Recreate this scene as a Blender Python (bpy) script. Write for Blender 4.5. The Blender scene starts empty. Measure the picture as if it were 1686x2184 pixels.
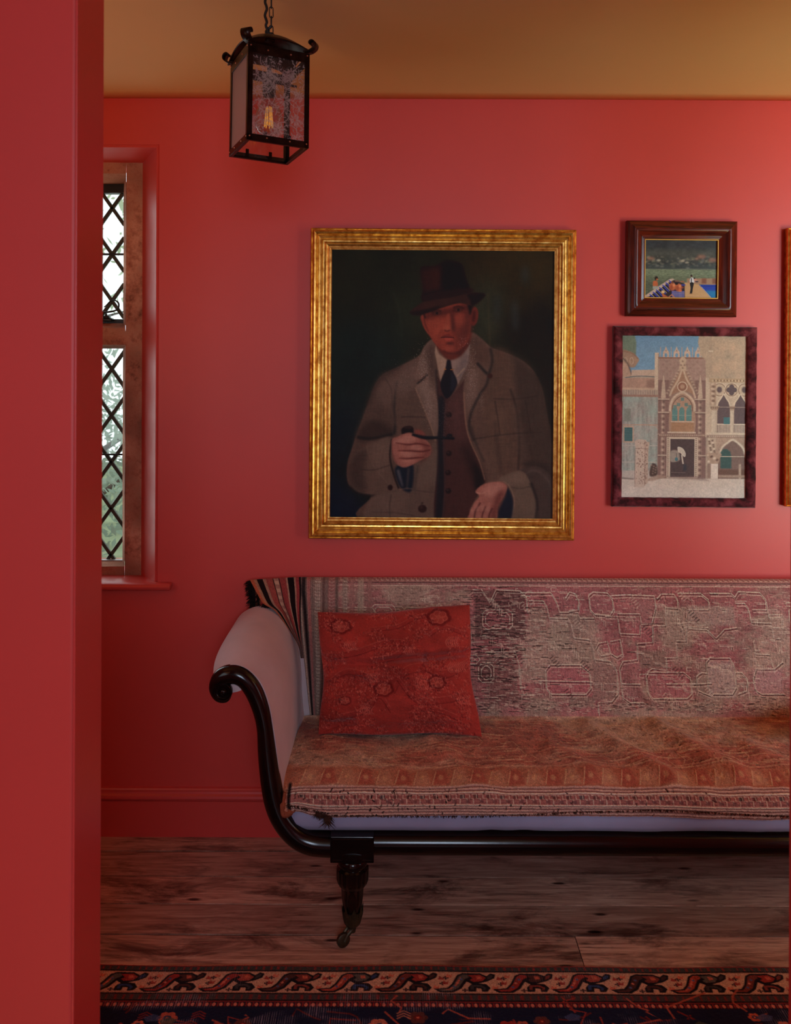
import bpy, bmesh, math, random
import numpy as np
from mathutils import Vector, Matrix, noise as mnoise

random.seed(7)
RNG = np.random.default_rng(11)
PI = math.pi
C = bpy.context.scene.collection
scene = bpy.context.scene

# ------------------------------------------------------------------ camera
F, CX, HY, CAM_H, ROLL = 1900.0, 843.0, 780.0, 1.5, 0.004
cam_data = bpy.data.cameras.new('camera')
cam = bpy.data.objects.new('camera', cam_data)
C.objects.link(cam)
cam_data.sensor_fit = 'VERTICAL'
cam_data.sensor_height = 36.0
cam_data.sensor_width = 36.0 * 1686 / 2184
cam_data.lens = F / 2184 * 36.0
cam_data.shift_y = -(1092 - HY) / 2184
cam_data.clip_start = 0.02
cam_data.dof.use_dof = True
cam_data.dof.focus_distance = 2.65
cam_data.dof.aperture_fstop = 8.0
ca, sa = math.cos(ROLL), math.sin(ROLL)
cam.matrix_world = Matrix(((ca, -sa, 0, 0), (0, 0, -1, 0), (sa, ca, 0, CAM_H), (0, 0, 0, 1)))
scene.camera = cam


def P(px, py, Y):
    """world point at depth Y that the photograph shows at pixel (px, py)"""
    dx, dy = px - CX, py - HY
    x0 = dx * ca + dy * sa
    y0 = -dx * sa + dy * ca
    return Vector((x0 * Y / F, Y, CAM_H - y0 * Y / F))


# ------------------------------------------------------------------ exposure, sky, lights
vs = scene.view_settings
vs.view_transform = 'Standard'
vs.look = 'None'
vs.gamma = 1.0
vs.exposure = 0.0
vs.use_curve_mapping = False
scene.cycles.use_denoising = True
scene.cycles.max_bounces = 8
scene.cycles.diffuse_bounces = 5
scene.cycles.transparent_max_bounces = 16
scene.cycles.sample_clamp_indirect = 4.0
scene.cycles.caustics_reflective = False
scene.cycles.caustics_refractive = False

world = bpy.data.worlds.new('sky')
scene.world = world
world.use_nodes = True
wn = world.node_tree.nodes
wn['Background'].inputs[0].default_value = (0.90, 0.95, 1.0, 1)
wn['Background'].inputs[1].default_value = 1.6


def area(name, loc, target, sx, sy, power, color):
    ld = bpy.data.lights.new(name, 'AREA')
    ld.shape = 'RECTANGLE'
    ld.size, ld.size_y = sx, sy
    ld.energy = power
    ld.color = color
    o = bpy.data.objects.new(name, ld)
    C.objects.link(o)
    o.location = loc
    d = Vector(target) - Vector(loc)
    o.rotation_euler = d.to_track_quat('-Z', 'Y').to_euler()
    return o


# daylight outside the window to the right of the doorway: cool sky above, warm sunlit ground below
area('sky_light', (2.7, -0.35, 1.25), (1.5, 2.8, 1.0), 2.0, 2.0, 132, (0.70, 0.86, 1.0))
area('sunlit_ground_light', (2.7, 0.1, 0.1), (1.0, 2.7, 2.35), 2.0, 1.3, 108, (0.97, 1.0, 0.32))
# added warm fill beyond an invented left opening, aimed up at wall and ceiling
area('added_left_fill', (-1.25, 0.1, 0.35), (-0.8, 2.7, 2.35), 1.2, 1.0, 46, (1.0, 0.52, 0.26))
# window of the hall behind the camera
area('hall_window_light', (0.25, -1.7, 1.7), (0.3, 2.8, 1.0), 0.7, 0.9, 31, (0.66, 0.80, 1.0))
# daylight at the old stone window in the back wall
area('garden_light', (-1.95, 3.75, 1.35), (-0.85, 2.85, 1.6), 1.2, 2.3, 34, (0.92, 0.96, 1.0))

# ------------------------------------------------------------------ helpers: objects


def tag(o, label=None, cat=None, group=None, kind=None):
    if label: o['label'] = label
    if cat: o['category'] = cat
    if group: o['group'] = group
    if kind: o['kind'] = kind
    return o


def empty(name, loc=(0, 0, 0), label=None, cat=None, group=None, kind=None):
    o = bpy.data.objects.new(name, None)
    o.empty_display_size = 0.05
    C.objects.link(o)
    o.location = loc
    return tag(o, label, cat, group, kind)


def put(o, parent=None):
    """link o (its mesh is in world coordinates) and parent it without moving it"""
    C.objects.link(o)
    if parent is not None:
        o.parent = parent
        m = Matrix.Identity(4)
        if parent.parent is None:
            m = Matrix.LocRotScale(parent.location, parent.rotation_euler, parent.scale)
        o.matrix_parent_inverse = m.inverted()
    return o


def obj(name, bm, mat, parent=None, smooth=None, **kw):
    me = bpy.data.meshes.new(name)
    bmesh.ops.recalc_face_normals(bm, faces=bm.faces[:])
    bm.to_mesh(me)
    bm.free()
    if mat: me.materials.append(mat)
    if smooth is not None:
        me.polygons.foreach_set('use_smooth', [True] * len(me.polygons))
        if smooth < 3.0:
            try:
                me.set_sharp_from_angle(angle=smooth)
            except Exception:
                pass
    o = bpy.data.objects.new(name, me)
    put(o, parent)
    return tag(o, **kw)


def bx(bm, x0, x1, y0, y1, z0, z1, bevel=0.0, seg=2):
    r = bmesh.ops.create_cube(bm, size=1.0)
    v = r['verts']
    for p in v:
        p.co = Vector(((x0 + x1) / 2 + p.co.x * (x1 - x0), (y0 + y1) / 2 + p.co.y * (y1 - y0), (z0 + z1) / 2 + p.co.z * (z1 - z0)))
    if bevel > 0:
        ed = list({e for p in v for e in p.link_edges})
        bmesh.ops.bevel(bm, geom=ed, offset=bevel, segments=seg, affect='EDGES', profile=0.5)
    return v


def box_m(bm, M, sx, sy, sz, bevel=0.0):
    """box centred on the origin of matrix M"""
    b2 = bmesh.new()
    bx(b2, -sx / 2, sx / 2, -sy / 2, sy / 2, -sz / 2, sz / 2, bevel)
    b2.transform(M)
    me = bpy.data.meshes.new('tmp')
    b2.to_mesh(me)
    b2.free()
    bm.from_mesh(me)
    bpy.data.meshes.remove(me)


def tube(bm, pts, radii, n=12, closed=False, cap=True, flat=1.0, up=Vector((0, 1, 0)), squash=None):
    """sweep a circle along pts; squash scales the radius along `up`"""
    pts = [Vector(p) for p in pts]
    N = len(pts)
    if not hasattr(radii, '__len__'): radii = [radii] * N
    rings = []
    for i, p in enumerate(pts):
        if closed:
            t = pts[(i + 1) % N] - pts[i - 1]
        else:
            t = pts[min(i + 1, N - 1)] - pts[max(i - 1, 0)]
        t.normalize()
        a = up - t * up.dot(t)
        if a.length < 1e-4:
            a = Vector((1, 0, 0)) - t * t.x
        a.normalize()
        b = t.cross(a)
        s = squash if squash else 1.0
        rings.append([bm.verts.new(p + (a * math.cos(2 * PI * k / n) * s + b * math.sin(2 * PI * k / n)) * radii[i]) for k in range(n)])
    for i in range(N if closed else N - 1):
        r0, r1 = rings[i], rings[(i + 1) % N]
        for k in range(n):
            bm.faces.new((r0[k], r0[(k + 1) % n], r1[(k + 1) % n], r1[k]))
    if cap and not closed:
        bm.faces.new(rings[0])
        bm.faces.new(rings[-1][::-1])


def lathe(bm, prof, cx, cy, n=32, mod=None):
    """prof: [(r, z)], mod(theta, i) -> radius factor"""
    rings = []
    for i, (r, z) in enumerate(prof):
        ring = []
        for k in range(n):
            t = 2 * PI * k / n
            rr = r * (mod(t, i) if mod else 1)
            ring.append(bm.verts.new((cx + rr * math.cos(t), cy + rr * math.sin(t), z)))
        rings.append(ring)
    for i in range(len(rings) - 1):
        for k in range(n):
            bm.faces.new((rings[i][k], rings[i][(k + 1) % n], rings[i + 1][(k + 1) % n], rings[i + 1][k]))
    bm.faces.new(rings[0])
    bm.faces.new(rings[-1][::-1])


def crom(pts, n=8, closed=False):
    """Catmull-Rom through pts (any dimension)"""
    a = [np.array(p, float) for p in pts]
    N = len(a)
    out = []
    for i in range(N if closed else N - 1):
        p0 = a[(i - 1) % N] if (closed or i > 0) else a[0]
        p1, p2 = a[i % N], a[(i + 1) % N]
        p3 = a[(i + 2) % N] if (closed or i + 2 < N) else a[-1]
        for k in range(n):
            t = k / n
            out.append(0.5 * ((2 * p1) + (-p0 + p2) * t + (2 * p0 - 5 * p1 + 4 * p2 - p3) * t * t + (-p0 + 3 * p1 - 3 * p2 + p3) * t ** 3))
    if not closed: out.append(a[-1])
    return out


# ------------------------------------------------------------------ helpers: materials


def s2l(c):
    c = np.asarray(c, float)
    return np.where(c <= 0.04045, c / 12.92, ((c + 0.055) / 1.055) ** 2.4)


def rgb(r, g, b):
    l = s2l(np.array([r, g, b]) / 255.0)
    return (float(l[0]), float(l[1]), float(l[2]), 1.0)


class NT:
    def __init__(self, name):
        self.m = bpy.data.materials.new(name)
        self.m.use_nodes = True
        self.t = self.m.node_tree
        self.b = self.t.nodes['Principled BSDF']
        self.out = self.t.nodes['Material Output']

    def n(self, kind, **kw):
        nd = self.t.nodes.new(kind)
        for k, v in kw.items():
            setattr(nd, k, v)
        return nd

    def l(self, a, b):
        self.t.links.new(a, b)

    def mapping(self, scale=(1, 1, 1), coord='Object', rot=(0, 0, 0)):
        tc = self.n('ShaderNodeTexCoord')
        mp = self.n('ShaderNodeMapping')
        mp.inputs['Scale'].default_value = scale
        mp.inputs['Rotation'].default_value = rot
        self.l(tc.outputs[coord], mp.inputs['Vector'])
        return mp.outputs[0]

    def noise(self, vec, scale, detail=4, rough=0.55, dist=0.0):
        nd = self.n('ShaderNodeTexNoise')
        nd.inputs['Scale'].default_value = scale
        nd.inputs['Detail'].default_value = detail
        nd.inputs['Roughness'].default_value = rough
        nd.inputs['Distortion'].default_value = dist
        if vec: self.l(vec, nd.inputs['Vector'])
        return nd.outputs['Fac']

    def ramp(self, fac, stops, interp='LINEAR'):
        nd = self.n('ShaderNodeValToRGB')
        nd.color_ramp.interpolation = interp
        e = nd.color_ramp.elements
        while len(e) < len(stops): e.new(0.5)
        for k, (p, c) in enumerate(stops):
            e[k].position = p
            e[k].color = c if len(c) == 4 else (*c, 1)
        self.l(fac, nd.inputs[0])
        return nd.outputs[0]

    def mix(self, fac, a, b, mode='MIX'):
        nd = self.n('ShaderNodeMix', data_type='RGBA', blend_type=mode)
        for s, v in ((nd.inputs[0], fac), (nd.inputs[6], a), (nd.inputs[7], b)):
            if hasattr(v, 'is_output'): self.l(v, s)
            else: s.default_value = v
        return nd.outputs[2]

    def bump(self, h, strength=0.3, dist=0.002):
        nd = self.n('ShaderNodeBump')
        nd.inputs['Strength'].default_value = strength
        nd.inputs['Distance'].default_value = dist
        self.l(h, nd.inputs['Height'])
        self.l(nd.outputs[0], self.b.inputs['Normal'])

    def set(self, rough=0.5, spec=0.5, metal=0.0, color=None, sheen=None):
        self.b.inputs['Roughness'].default_value = rough
        self.b.inputs['Specular IOR Level'].default_value = spec
        self.b.inputs['Metallic'].default_value = metal
        if color is not None:
            if hasattr(color, 'is_output'): self.l(color, self.b.inputs['Base Color'])
            else: self.b.inputs['Base Color'].default_value = color
        if sheen:
            self.b.inputs['Sheen Weight'].default_value = sheen
            self.b.inputs['Sheen Roughness'].default_value = 0.4
        return self.m


def paint_wall_mat(name, col, rough=0.45, spec=0.5, var=0.06):
    t = NT(name)
    v = t.mapping()
    a = tuple(c * (1 - var) for c in col[:3])
    b = tuple(c * (1 + var) for c in col[:3])
    c = t.ramp(t.noise(v, 1.3, 5), [(0.3, a), (0.7, b)])
    t.bump(t.noise(v, 160, 3), 0.12, 0.0008)
    return t.set(rough, spec, color=c)


def plain_mat(name, col, rough=0.5, spec=0.5, metal=0.0, var=0.15, nscale=30, bump=0.0, sheen=None):
    t = NT(name)
    v = t.mapping()
    a = tuple(c * (1 - var) for c in col[:3])
    b = tuple(min(1, c * (1 + var)) for c in col[:3])
    c = t.ramp(t.noise(v, nscale, 5), [(0.3, a), (0.7, b)])
    if bump: t.bump(t.noise(v, nscale * 6, 4), bump, 0.001)
    return t.set(rough, spec, metal, c, sheen)


def paint_mat(name, rough=0.6, spec=0.3, bump=0.0, bscale=800, sheen=None):
    """colour from the painted or woven design stored on the mesh"""
    t = NT(name)
    at = t.n('ShaderNodeAttribute', attribute_name='design')
    if bump:
        t.bump(t.noise(t.mapping(), bscale, 3), bump, 0.0008)
    return t.set(rough, spec, color=at.outputs['Color'], sheen=sheen)


# ------------------------------------------------------------------ helpers: painted designs on dense grids


def box1(a, r, axis):
    if r < 1: return a
    k = 2 * r + 1
    pad = [(0, 0)] * a.ndim
    pad[axis] = (r + 1, r)
    c = np.cumsum(np.pad(a, pad, mode='edge'), axis=axis)
    n = a.shape[axis]
    s1 = [slice(None)] * a.ndim
    s0 = [slice(None)] * a.ndim
    s1[axis] = slice(k, k + n)
    s0[axis] = slice(0, n)
    return (c[tuple(s1)] - c[tuple(s0)]) / k


def blur(a, r):
    r = int(round(r))
    for _ in range(2):
        a = box1(box1(a, r, 0), r, 1)
    return a


def vnoise(h, w, cy, cx, oct=4, gain=0.5, seed=0):
    """value noise, cells of cy by cx pixels, in 0..1"""
    g = np.random.default_rng(seed)
    out = np.zeros((h, w))
    amp, tot = 1.0, 0.0
    for _ in range(oct):
        gh, gw = int(h / max(cy, 1)) + 3, int(w / max(cx, 1)) + 3
        r = g.random((gh, gw))
        y = np.arange(h) / max(cy, 1)
        x = np.arange(w) / max(cx, 1)
        yi, xi = y.astype(int), x.astype(int)
        fy, fx = (y - yi)[:, None], (x - xi)[None, :]
        fy, fx = fy * fy * (3 - 2 * fy), fx * fx * (3 - 2 * fx)
        a = r[yi][:, xi]; b = r[yi][:, xi + 1]; c = r[yi + 1][:, xi]; d = r[yi + 1][:, xi + 1]
        out += amp * ((a * (1 - fx) + b * fx) * (1 - fy) + (c * (1 - fx) + d * fx) * fy)
        tot += amp
        amp *= gain
        cy, cx = cy / 2, cx / 2
    return out / tot


class Canvas:
    """a raster in design units: x0..x1, y0..y1 (y down), s pixels per unit; colours are sRGB 0..255"""

    def __init__(self, x0, x1, y0, y1, s, base):
        self.x0, self.y0, self.s = x0, y0, s
        self.w, self.h = int(round((x1 - x0) * s)), int(round((y1 - y0) * s))
        self.im = np.zeros((self.h, self.w, 3)) + np.array(base, float)

    def mask(self, poly, soft):
        p = (np.array(poly, float) - (self.x0, self.y0)) * self.s
        m = int(soft * self.s * 2 + 3)
        ax, ay = max(0, int(p[:, 0].min()) - m), max(0, int(p[:, 1].min()) - m)
        bx_, by_ = min(self.w, int(p[:, 0].max()) + m), min(self.h, int(p[:, 1].max()) + m)
        if bx_ <= ax or by_ <= ay: return None
        X = np.arange(ax, bx_) + 0.5
        acc = np.zeros((by_ - ay, bx_ - ax))
        for sub in (0.17, 0.5, 0.83):
            Y = np.arange(ay, by_) + sub
            for j, y in enumerate(Y):
                x1, y1 = p[:, 0], p[:, 1]
                x2, y2 = np.roll(x1, -1), np.roll(y1, -1)
                c = (y1 > y) != (y2 > y)
                if not c.any(): continue
                xs = np.sort(x1[c] + (y - y1[c]) / (y2[c] - y1[c]) * (x2[c] - x1[c]))
                for a, b in zip(xs[::2], xs[1::2]):
                    acc[j] += np.clip(np.minimum(X + 0.5, b) - np.maximum(X - 0.5, a), 0, 1) / 3
        if soft * self.s >= 0.7: acc = blur(acc, soft * self.s)
        return acc, ax, ay, bx_, by_

    def comp(self, r, color, alpha):
        if r is None: return
        acc, ax, ay, bx_, by_ = r
        a = (acc * alpha)[..., None]
        reg = self.im[ay:by_, ax:bx_]
        self.im[ay:by_, ax:bx_] = reg * (1 - a) + np.array(color, float) * a

    def fill(self, pts, color, soft=0, alpha=1.0, smooth=True):
        poly = crom(pts, 6, True) if smooth and len(pts) > 3 else pts
        self.comp(self.mask(poly, soft), color, alpha)

    def rect(self, x0, y0, x1, y1, color, soft=0, alpha=1.0):
        self.fill([(x0, y0), (x1, y0), (x1, y1), (x0, y1)], color, soft, alpha, False)

    def ell(self, cx, cy, rx, ry, color, soft=0, alpha=1.0, rot=0):
        c, s = math.cos(rot), math.sin(rot)
        self.fill([(cx + rx * math.cos(t) * c - ry * math.sin(t) * s, cy + rx * math.cos(t) * s + ry * math.sin(t) * c) for t in np.linspace(0, 2 * PI, 28, endpoint=False)], color, soft, alpha, False)

    def ring(self, cx, cy, rx, ry, w, color, soft=0, alpha=1.0, a0=0, a1=360):
        self.line([(cx + rx * math.cos(math.radians(t)), cy + ry * math.sin(math.radians(t))) for t in np.linspace(a0, a1, 32)], w, color, soft, alpha, False)

    def line(self, pts, width, color, soft=0, alpha=1.0, smooth=True):
        a = np.array(crom(pts, 6) if smooth and len(pts) > 2 else pts, float)
        t = np.gradient(a, axis=0)
        t /= np.maximum(np.linalg.norm(t, axis=1, keepdims=True), 1e-6)
        n = np.stack([-t[:, 1], t[:, 0]], 1)
        wd = np.array(width, float)
        wd = (np.interp(np.linspace(0, 1, len(a)), np.linspace(0, 1, len(wd)), wd) if wd.ndim else np.full(len(a), wd))[:, None] / 2
        self.comp(self.mask(np.concatenate([a + n * wd, (a - n * wd)[::-1]]), soft), color, alpha)

    def mul(self, m):
        self.im *= m[..., None] if m.ndim == 2 else m

    def speck(self, cx, cy, rx, ry, n, color, size, alpha, seed=0):
        g = np.random.default_rng(seed)
        for _ in range(n):
            x, y = cx + g.normal() * rx * 0.5, cy + g.normal() * ry * 0.5
            i, j = int((x - self.x0) * self.s), int((y - self.y0) * self.s)
            if 0 <= i < self.w and 0 <= j < self.h:
                a = alpha * g.random()
                self.im[j, i] = self.im[j, i] * (1 - a) + np.array(color) * a


def grid_mesh(name, co, mat, parent=None, design=None, gain=1.0, smooth=True, lo=0.004, **kw):
    """co: (h, w, 3) array of world points, design: (h, w, 3) sRGB 0..255 colours of the pattern"""
    h, w = co.shape[:2]
    me = bpy.data.meshes.new(name)
    me.vertices.add(h * w)
    me.vertices.foreach_set('co', np.ascontiguousarray(co, dtype=np.float32).ravel())
    idx = np.arange(h * w, dtype=np.int32).reshape(h, w)
    q = np.stack([idx[:-1, :-1], idx[1:, :-1], idx[1:, 1:], idx[:-1, 1:]], -1).reshape(-1, 4)
    nf = len(q)
    me.loops.add(nf * 4)
    me.loops.foreach_set('vertex_index', q.ravel())
    me.polygons.add(nf)
    me.polygons.foreach_set('loop_start', np.arange(0, nf * 4, 4, dtype=np.int32))
    me.update(calc_edges=True)
    if smooth: me.polygons.foreach_set('use_smooth', np.ones(nf, dtype=bool))
    if design is not None:
        at = me.color_attributes.new('design', 'FLOAT_COLOR', 'POINT')
        lin = s2l(np.clip(design, 0, 255) / 255.0) * np.asarray(gain)
        col = np.ones((h * w, 4), dtype=np.float32)
        col[:, :3] = np.clip(lin, lo, 0.85).reshape(-1, 3)
        at.data.foreach_set('color', col.ravel())
    me.materials.append(mat)
    me.validate()
    o = bpy.data.objects.new(name, me)
    put(o, parent)
    return tag(o, **kw)
# ------------------------------------------------------------------ materials of the room
RED = (0.62, 0.062, 0.050)
M_wall = paint_wall_mat('red eggshell wall paint', RED, 0.44, 0.42)
M_trim = paint_wall_mat('red satin trim paint', (0.60, 0.060, 0.052), 0.3, 0.5, 0.03)
M_ceil = paint_wall_mat('yellow ochre ceiling paint', (0.74, 0.52, 0.23), 0.6, 0.3, 0.03)


def stone_mat():
    t = NT('brown weathered sandstone')
    v = t.mapping()
    c = t.ramp(t.noise(v, 20, 9, 0.75), [(0.30, rgb(112, 76, 60)), (0.44, rgb(182, 130, 104)), (0.56, rgb(216, 168, 138)), (0.75, rgb(240, 206, 178))])
    dk = t.ramp(t.noise(v, 5, 6, 0.7), [(0.46, (1, 1, 1)), (0.64, (0.32, 0.24, 0.21))])
    t.bump(t.noise(v, 70, 8, .7), 0.9, 0.005)
    return t.set(0.85, 0.2, color=t.mix(1.0, c, dk, 'MULTIPLY'))


M_stone = stone_mat()


def board_mat():
    t = NT('dark stained old pine boards')
    tc = t.n('ShaderNodeTexCoord')
    at = t.n('ShaderNodeAttribute', attribute_name='board')
    ad = t.n('ShaderNodeVectorMath', operation='ADD')
    t.l(tc.outputs['Object'], ad.inputs[0])
    sc = t.n('ShaderNodeVectorMath', operation='SCALE')
    t.l(at.outputs['Color'], sc.inputs[0])
    sc.inputs['Scale'].default_value = 40.0
    t.l(sc.outputs[0], ad.inputs[1])
    mp = t.n('ShaderNodeMapping')
    mp.inputs['Scale'].default_value = (1.4, 16, 1)
    t.l(ad.outputs[0], mp.inputs['Vector'])
    grain = t.noise(mp.outputs[0], 5, 9, 0.62, 0.9)
    c = t.ramp(grain, [(0.25, rgb(112, 78, 66)), (0.45, rgb(188, 146, 126)), (0.58, rgb(214, 176, 154)), (0.8, rgb(238, 212, 190))])
    mp2 = t.n('ShaderNodeMapping')
    mp2.inputs['Scale'].default_value = (3.2, 9, 1)
    t.l(ad.outputs[0], mp2.inputs['Vector'])
    stain = t.ramp(t.noise(mp2.outputs[0], 1.1, 7, 0.7, 0.6), [(0.50, (1, 1, 1)), (0.66, (0.22, 0.17, 0.17))])
    c = t.mix(1.0, c, stain, 'MULTIPLY')
    vo = t.n('ShaderNodeTexVoronoi')
    mp3 = t.n('ShaderNodeMapping')
    mp3.inputs['Scale'].default_value = (5, 16, 1)
    t.l(ad.outputs[0], mp3.inputs['Vector'])
    t.l(mp3.outputs[0], vo.inputs['Vector'])
    vo.inputs['Scale'].default_value = 1.0
    knot = t.ramp(vo.outputs['Distance'], [(0.06, (0.10, 0.07, 0.07)), (0.13, (1, 1, 1))])
    c = t.mix(1.0, c, knot, 'MULTIPLY')
    tone = t.n('ShaderNodeSeparateColor')
    t.l(at.outputs['Color'], tone.inputs[0])
    tn = t.ramp(tone.outputs[0], [(0, (0.5, 0.46, 0.47)), (1, (1.15, 1.08, 1.05))])
    c = t.mix(1.0, c, tn, 'MULTIPLY')
    t.bump(grain, 0.25, 0.002)
    return t.set(0.34, 0.5, color=c)


M_board = board_mat()
M_gap = plain_mat('dark dust between boards', (0.012, 0.009, 0.008), 0.9, 0.1)

# ------------------------------------------------------------------ room shell
YB, YF, YH, ZC = 2.845, 1.24, 1.14, 2.353      # back wall, room and hall faces of the doorway wall, ceiling
XL, XR = -2.0, 3.4
BW = 0.30                                        # back wall thickness

# floor: boards with open joints, running along the sofa
bm = bmesh.new()
edges = [2.86, 2.748, 2.612, 2.478, 2.3457, 2.212]
while edges[-1] > -2.6: edges.append(edges[-1] - 0.134)
lay = []
for k in range(len(edges) - 1):
    g = np.random.default_rng(k + 5)
    cuts = [XL]
    x = XL + g.random() * 1.6
    if k == 4: cuts.append(0.478)
    elif k > 5:
        while x < XR:
            cuts.append(x); x += 2.0 + g.random()
    cuts.append(XR)
    for a, b in zip(cuts[:-1], cuts[1:]):
        n0 = len(bm.verts)
        bx(bm, a + 0.001, b - 0.001, edges[k + 1] + 0.0026, edges[k] - 0.0026, -0.02, (g.random() - 0.5) * 0.0012)
        bm.verts.ensure_lookup_table()
        lay.append((n0, len(bm.verts), g.random(3)))
o = obj('floor', bm, M_board, kind='structure')
# per-board tone
me = o.data
at = me.color_attributes.new('board', 'FLOAT_COLOR', 'POINT')
col = np.ones((len(me.vertices), 4), dtype=np.float32)
for a, b, r in lay: col[a:b, :3] = r
at.data.foreach_set('color', col.ravel())
bm = bmesh.new()
bx(bm, XL, XR, -2.6, YB + BW, -0.06, -0.003)
obj('floor_underlay', bm, M_gap, kind='structure')

# ceiling with a soft dip, over both rooms
nx, ny = 60, 60
xs, ys = np.linspace(XL, XR, nx), np.linspace(-2.6, YB + 0.02, ny)
co = np.zeros((ny, nx, 3))
co[..., 0], co[..., 1] = xs[None, :], ys[:, None]
co[..., 2] = ZC + 0.006 * np.sin(xs[None, :] * 1.1 + 1.2) * (0.6 + 0.4 * np.sin(ys[:, None] * 2.0)) - 0.003
o = grid_mesh('ceiling', co[::-1], M_ceil, kind='structure')
md = o.modifiers.new('thickness', 'SOLIDIFY')
md.thickness = 0.12
md.offset = 1.0
bpy.context.view_layer.update()

# back wall with a splayed window opening
oW = [P(-140, 316, YB), P(335.5, 313, YB), P(331, 1243, YB), P(-140, 1240, YB)]
WX1, WZ1 = (oW[1].x + oW[2].x) / 2, oW[1].z
WZ0 = 0.800
WX0 = WX1 - 0.70
YS = 2.985                                       # face of the stone frame
SX1 = (P(304, 400, YS).x + P(301, 1200, YS).x) / 2
SX0 = WX0 + 0.086
SZ1, SZ0 = P(300, 347, YS).z, P(300, 1229, YS).z
bm = bmesh.new()
ZT = ZC + 0.03


def quadstrip(loop_a, loop_b):
    va = [bm.verts.new(p) for p in loop_a]
    vb = [bm.verts.new(p) for p in loop_b]
    for i in range(4):
        bm.faces.new((va[i], va[(i + 1) % 4], vb[(i + 1) % 4], vb[i]))


outer = [(XL, YB, 0), (XR, YB, 0), (XR, YB, ZT), (XL, YB, ZT)]
inner = [(WX0, YB, WZ0), (WX1, YB, WZ0), (WX1, YB, WZ1), (WX0, YB, WZ1)]
deep = [(SX0, YS, SZ0), (SX1, YS, SZ0), (SX1, YS, SZ1), (SX0, YS, SZ1)]
back = [(x, YB + BW, z) for x, y, z in deep]
outb = [(x, YB + BW, z) for x, y, z in outer]
quadstrip(outer, inner); quadstrip(inner, deep); quadstrip(deep, back); quadstrip(back, outb); quadstrip(outb, outer)
bmesh.ops.remove_doubles(bm, verts=bm.verts[:], dist=1e-5)
eds = [e for e in bm.edges if all(abs(v.co.y - YB) < 1e-4 and WX0 - 0.01 < v.co.x < WX1 + 0.01 and WZ0 - 0.01 < v.co.z < WZ1 + 0.01 for v in e.verts)]
bmesh.ops.bevel(bm, geom=eds, offset=0.007, segments=3, affect='EDGES')
obj('wall_back', bm, M_wall, smooth=0.6, kind='structure')

bm = bmesh.new(); bx(bm, -5, 8, -6, YH - .02, -.5, -.35); obj('ground_front', bm, plain_mat('garden ground', (.20, .17, .09), .9, .1, 0, .3, 3), kind='structure')
bm = bmesh.new(); bx(bm, XL - 0.12, XL, YH, YB + BW, 0, ZT); obj('wall_left', bm, M_wall, kind='structure')
bm = bmesh.new(); bx(bm, XR, XR + 0.12, YH, YB + BW, 0, ZT); obj('wall_right', bm, M_wall, kind='structure')

# doorway wall: the photograph looks through its opening; window to the right of it
DX0 = P(213.5, 900, YF).x
DX1 = P(1684.5, 1300, YF).x
FW = (1.75, 3.15, 0.62, 2.15)                   # right-hand window opening x0 x1 z0 z1
bm = bmesh.new()
LW = (-1.75, -0.85, 0.95, 2.05)                 # opening added on the left to let the fill light in
bx(bm, LW[1], DX0, YH, YF, 0, ZT, 0.004)
bx(bm, XL, LW[0], YH, YF, 0, ZT)
bx(bm, LW[0], LW[1], YH, YF, 0, LW[2])
bx(bm, LW[0], LW[1], YH, YF, LW[3], ZT)
bx(bm, DX0, DX1, YH, YF, 2.325, ZT)
bx(bm, DX1, FW[0], YH, YF, 0, ZT)
bx(bm, FW[0], FW[1], YH, YF, 0, FW[2])
bx(bm, FW[0], FW[1], YH, YF, FW[3], ZT)
bx(bm, FW[1], XR, YH, YF, 0, ZT)
obj('wall_front', bm, M_wall, kind='structure')
# hall behind the camera
bm = bmesh.new(); bx(bm, 1.25, 1.33, -2.6, YH, 0, ZT); obj('wall_hall', bm, M_wall, kind='structure')
bm = bmesh.new(); bx(bm, -0.74, -0.66, -2.6, YH, 0, ZT); obj('wall_hall_left', bm, M_wall, kind='structure')
bm = bmesh.new(); bx(bm, XL, 1.33, -2.72, -2.6, 0, ZT); obj('wall_end', bm, M_wall, kind='structure')
# door lining on the left jamb: a thin painted board with a stop bead and a small latch keep
bm = bmesh.new()
bx(bm, DX0, DX0 + 0.003, YH - 0.002, YF + 0.001, 0, 2.325, 0.001)
obj('trim_1', bm, M_trim, kind='structure')

# window in the doorway wall (outside the frame to the right): the source of the daylight
w2 = empty('window_2', (FW[0], YF, FW[2]), kind='structure')
bm = bmesh.new()
for z in (FW[2], FW[3] - 0.04): bx(bm, FW[0], FW[1], YH + 0.02, YH + 0.06, z, z + 0.04)
for x in (FW[0], (FW[0] + FW[1]) / 2 - 0.015, FW[1] - 0.04): bx(bm, x, x + 0.04, YH + 0.022, YH + 0.058, FW[2], FW[3])
obj('window_frame', bm, M_trim, w2)

w3 = empty('added_left_opening', (LW[0], YF, LW[2]), kind='structure')  # invented window, unseen behind the jamb, framing the added fill light
bm = bmesh.new()
for z in (LW[2], LW[3] - 0.04): bx(bm, LW[0], LW[1], YH + 0.02, YH + 0.06, z, z + 0.04)
for x in (LW[0], LW[1] - 0.04): bx(bm, x, x + 0.04, YH + 0.022, YH + 0.058, LW[2], LW[3])
obj('window_frame', bm, M_trim, w3)

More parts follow.
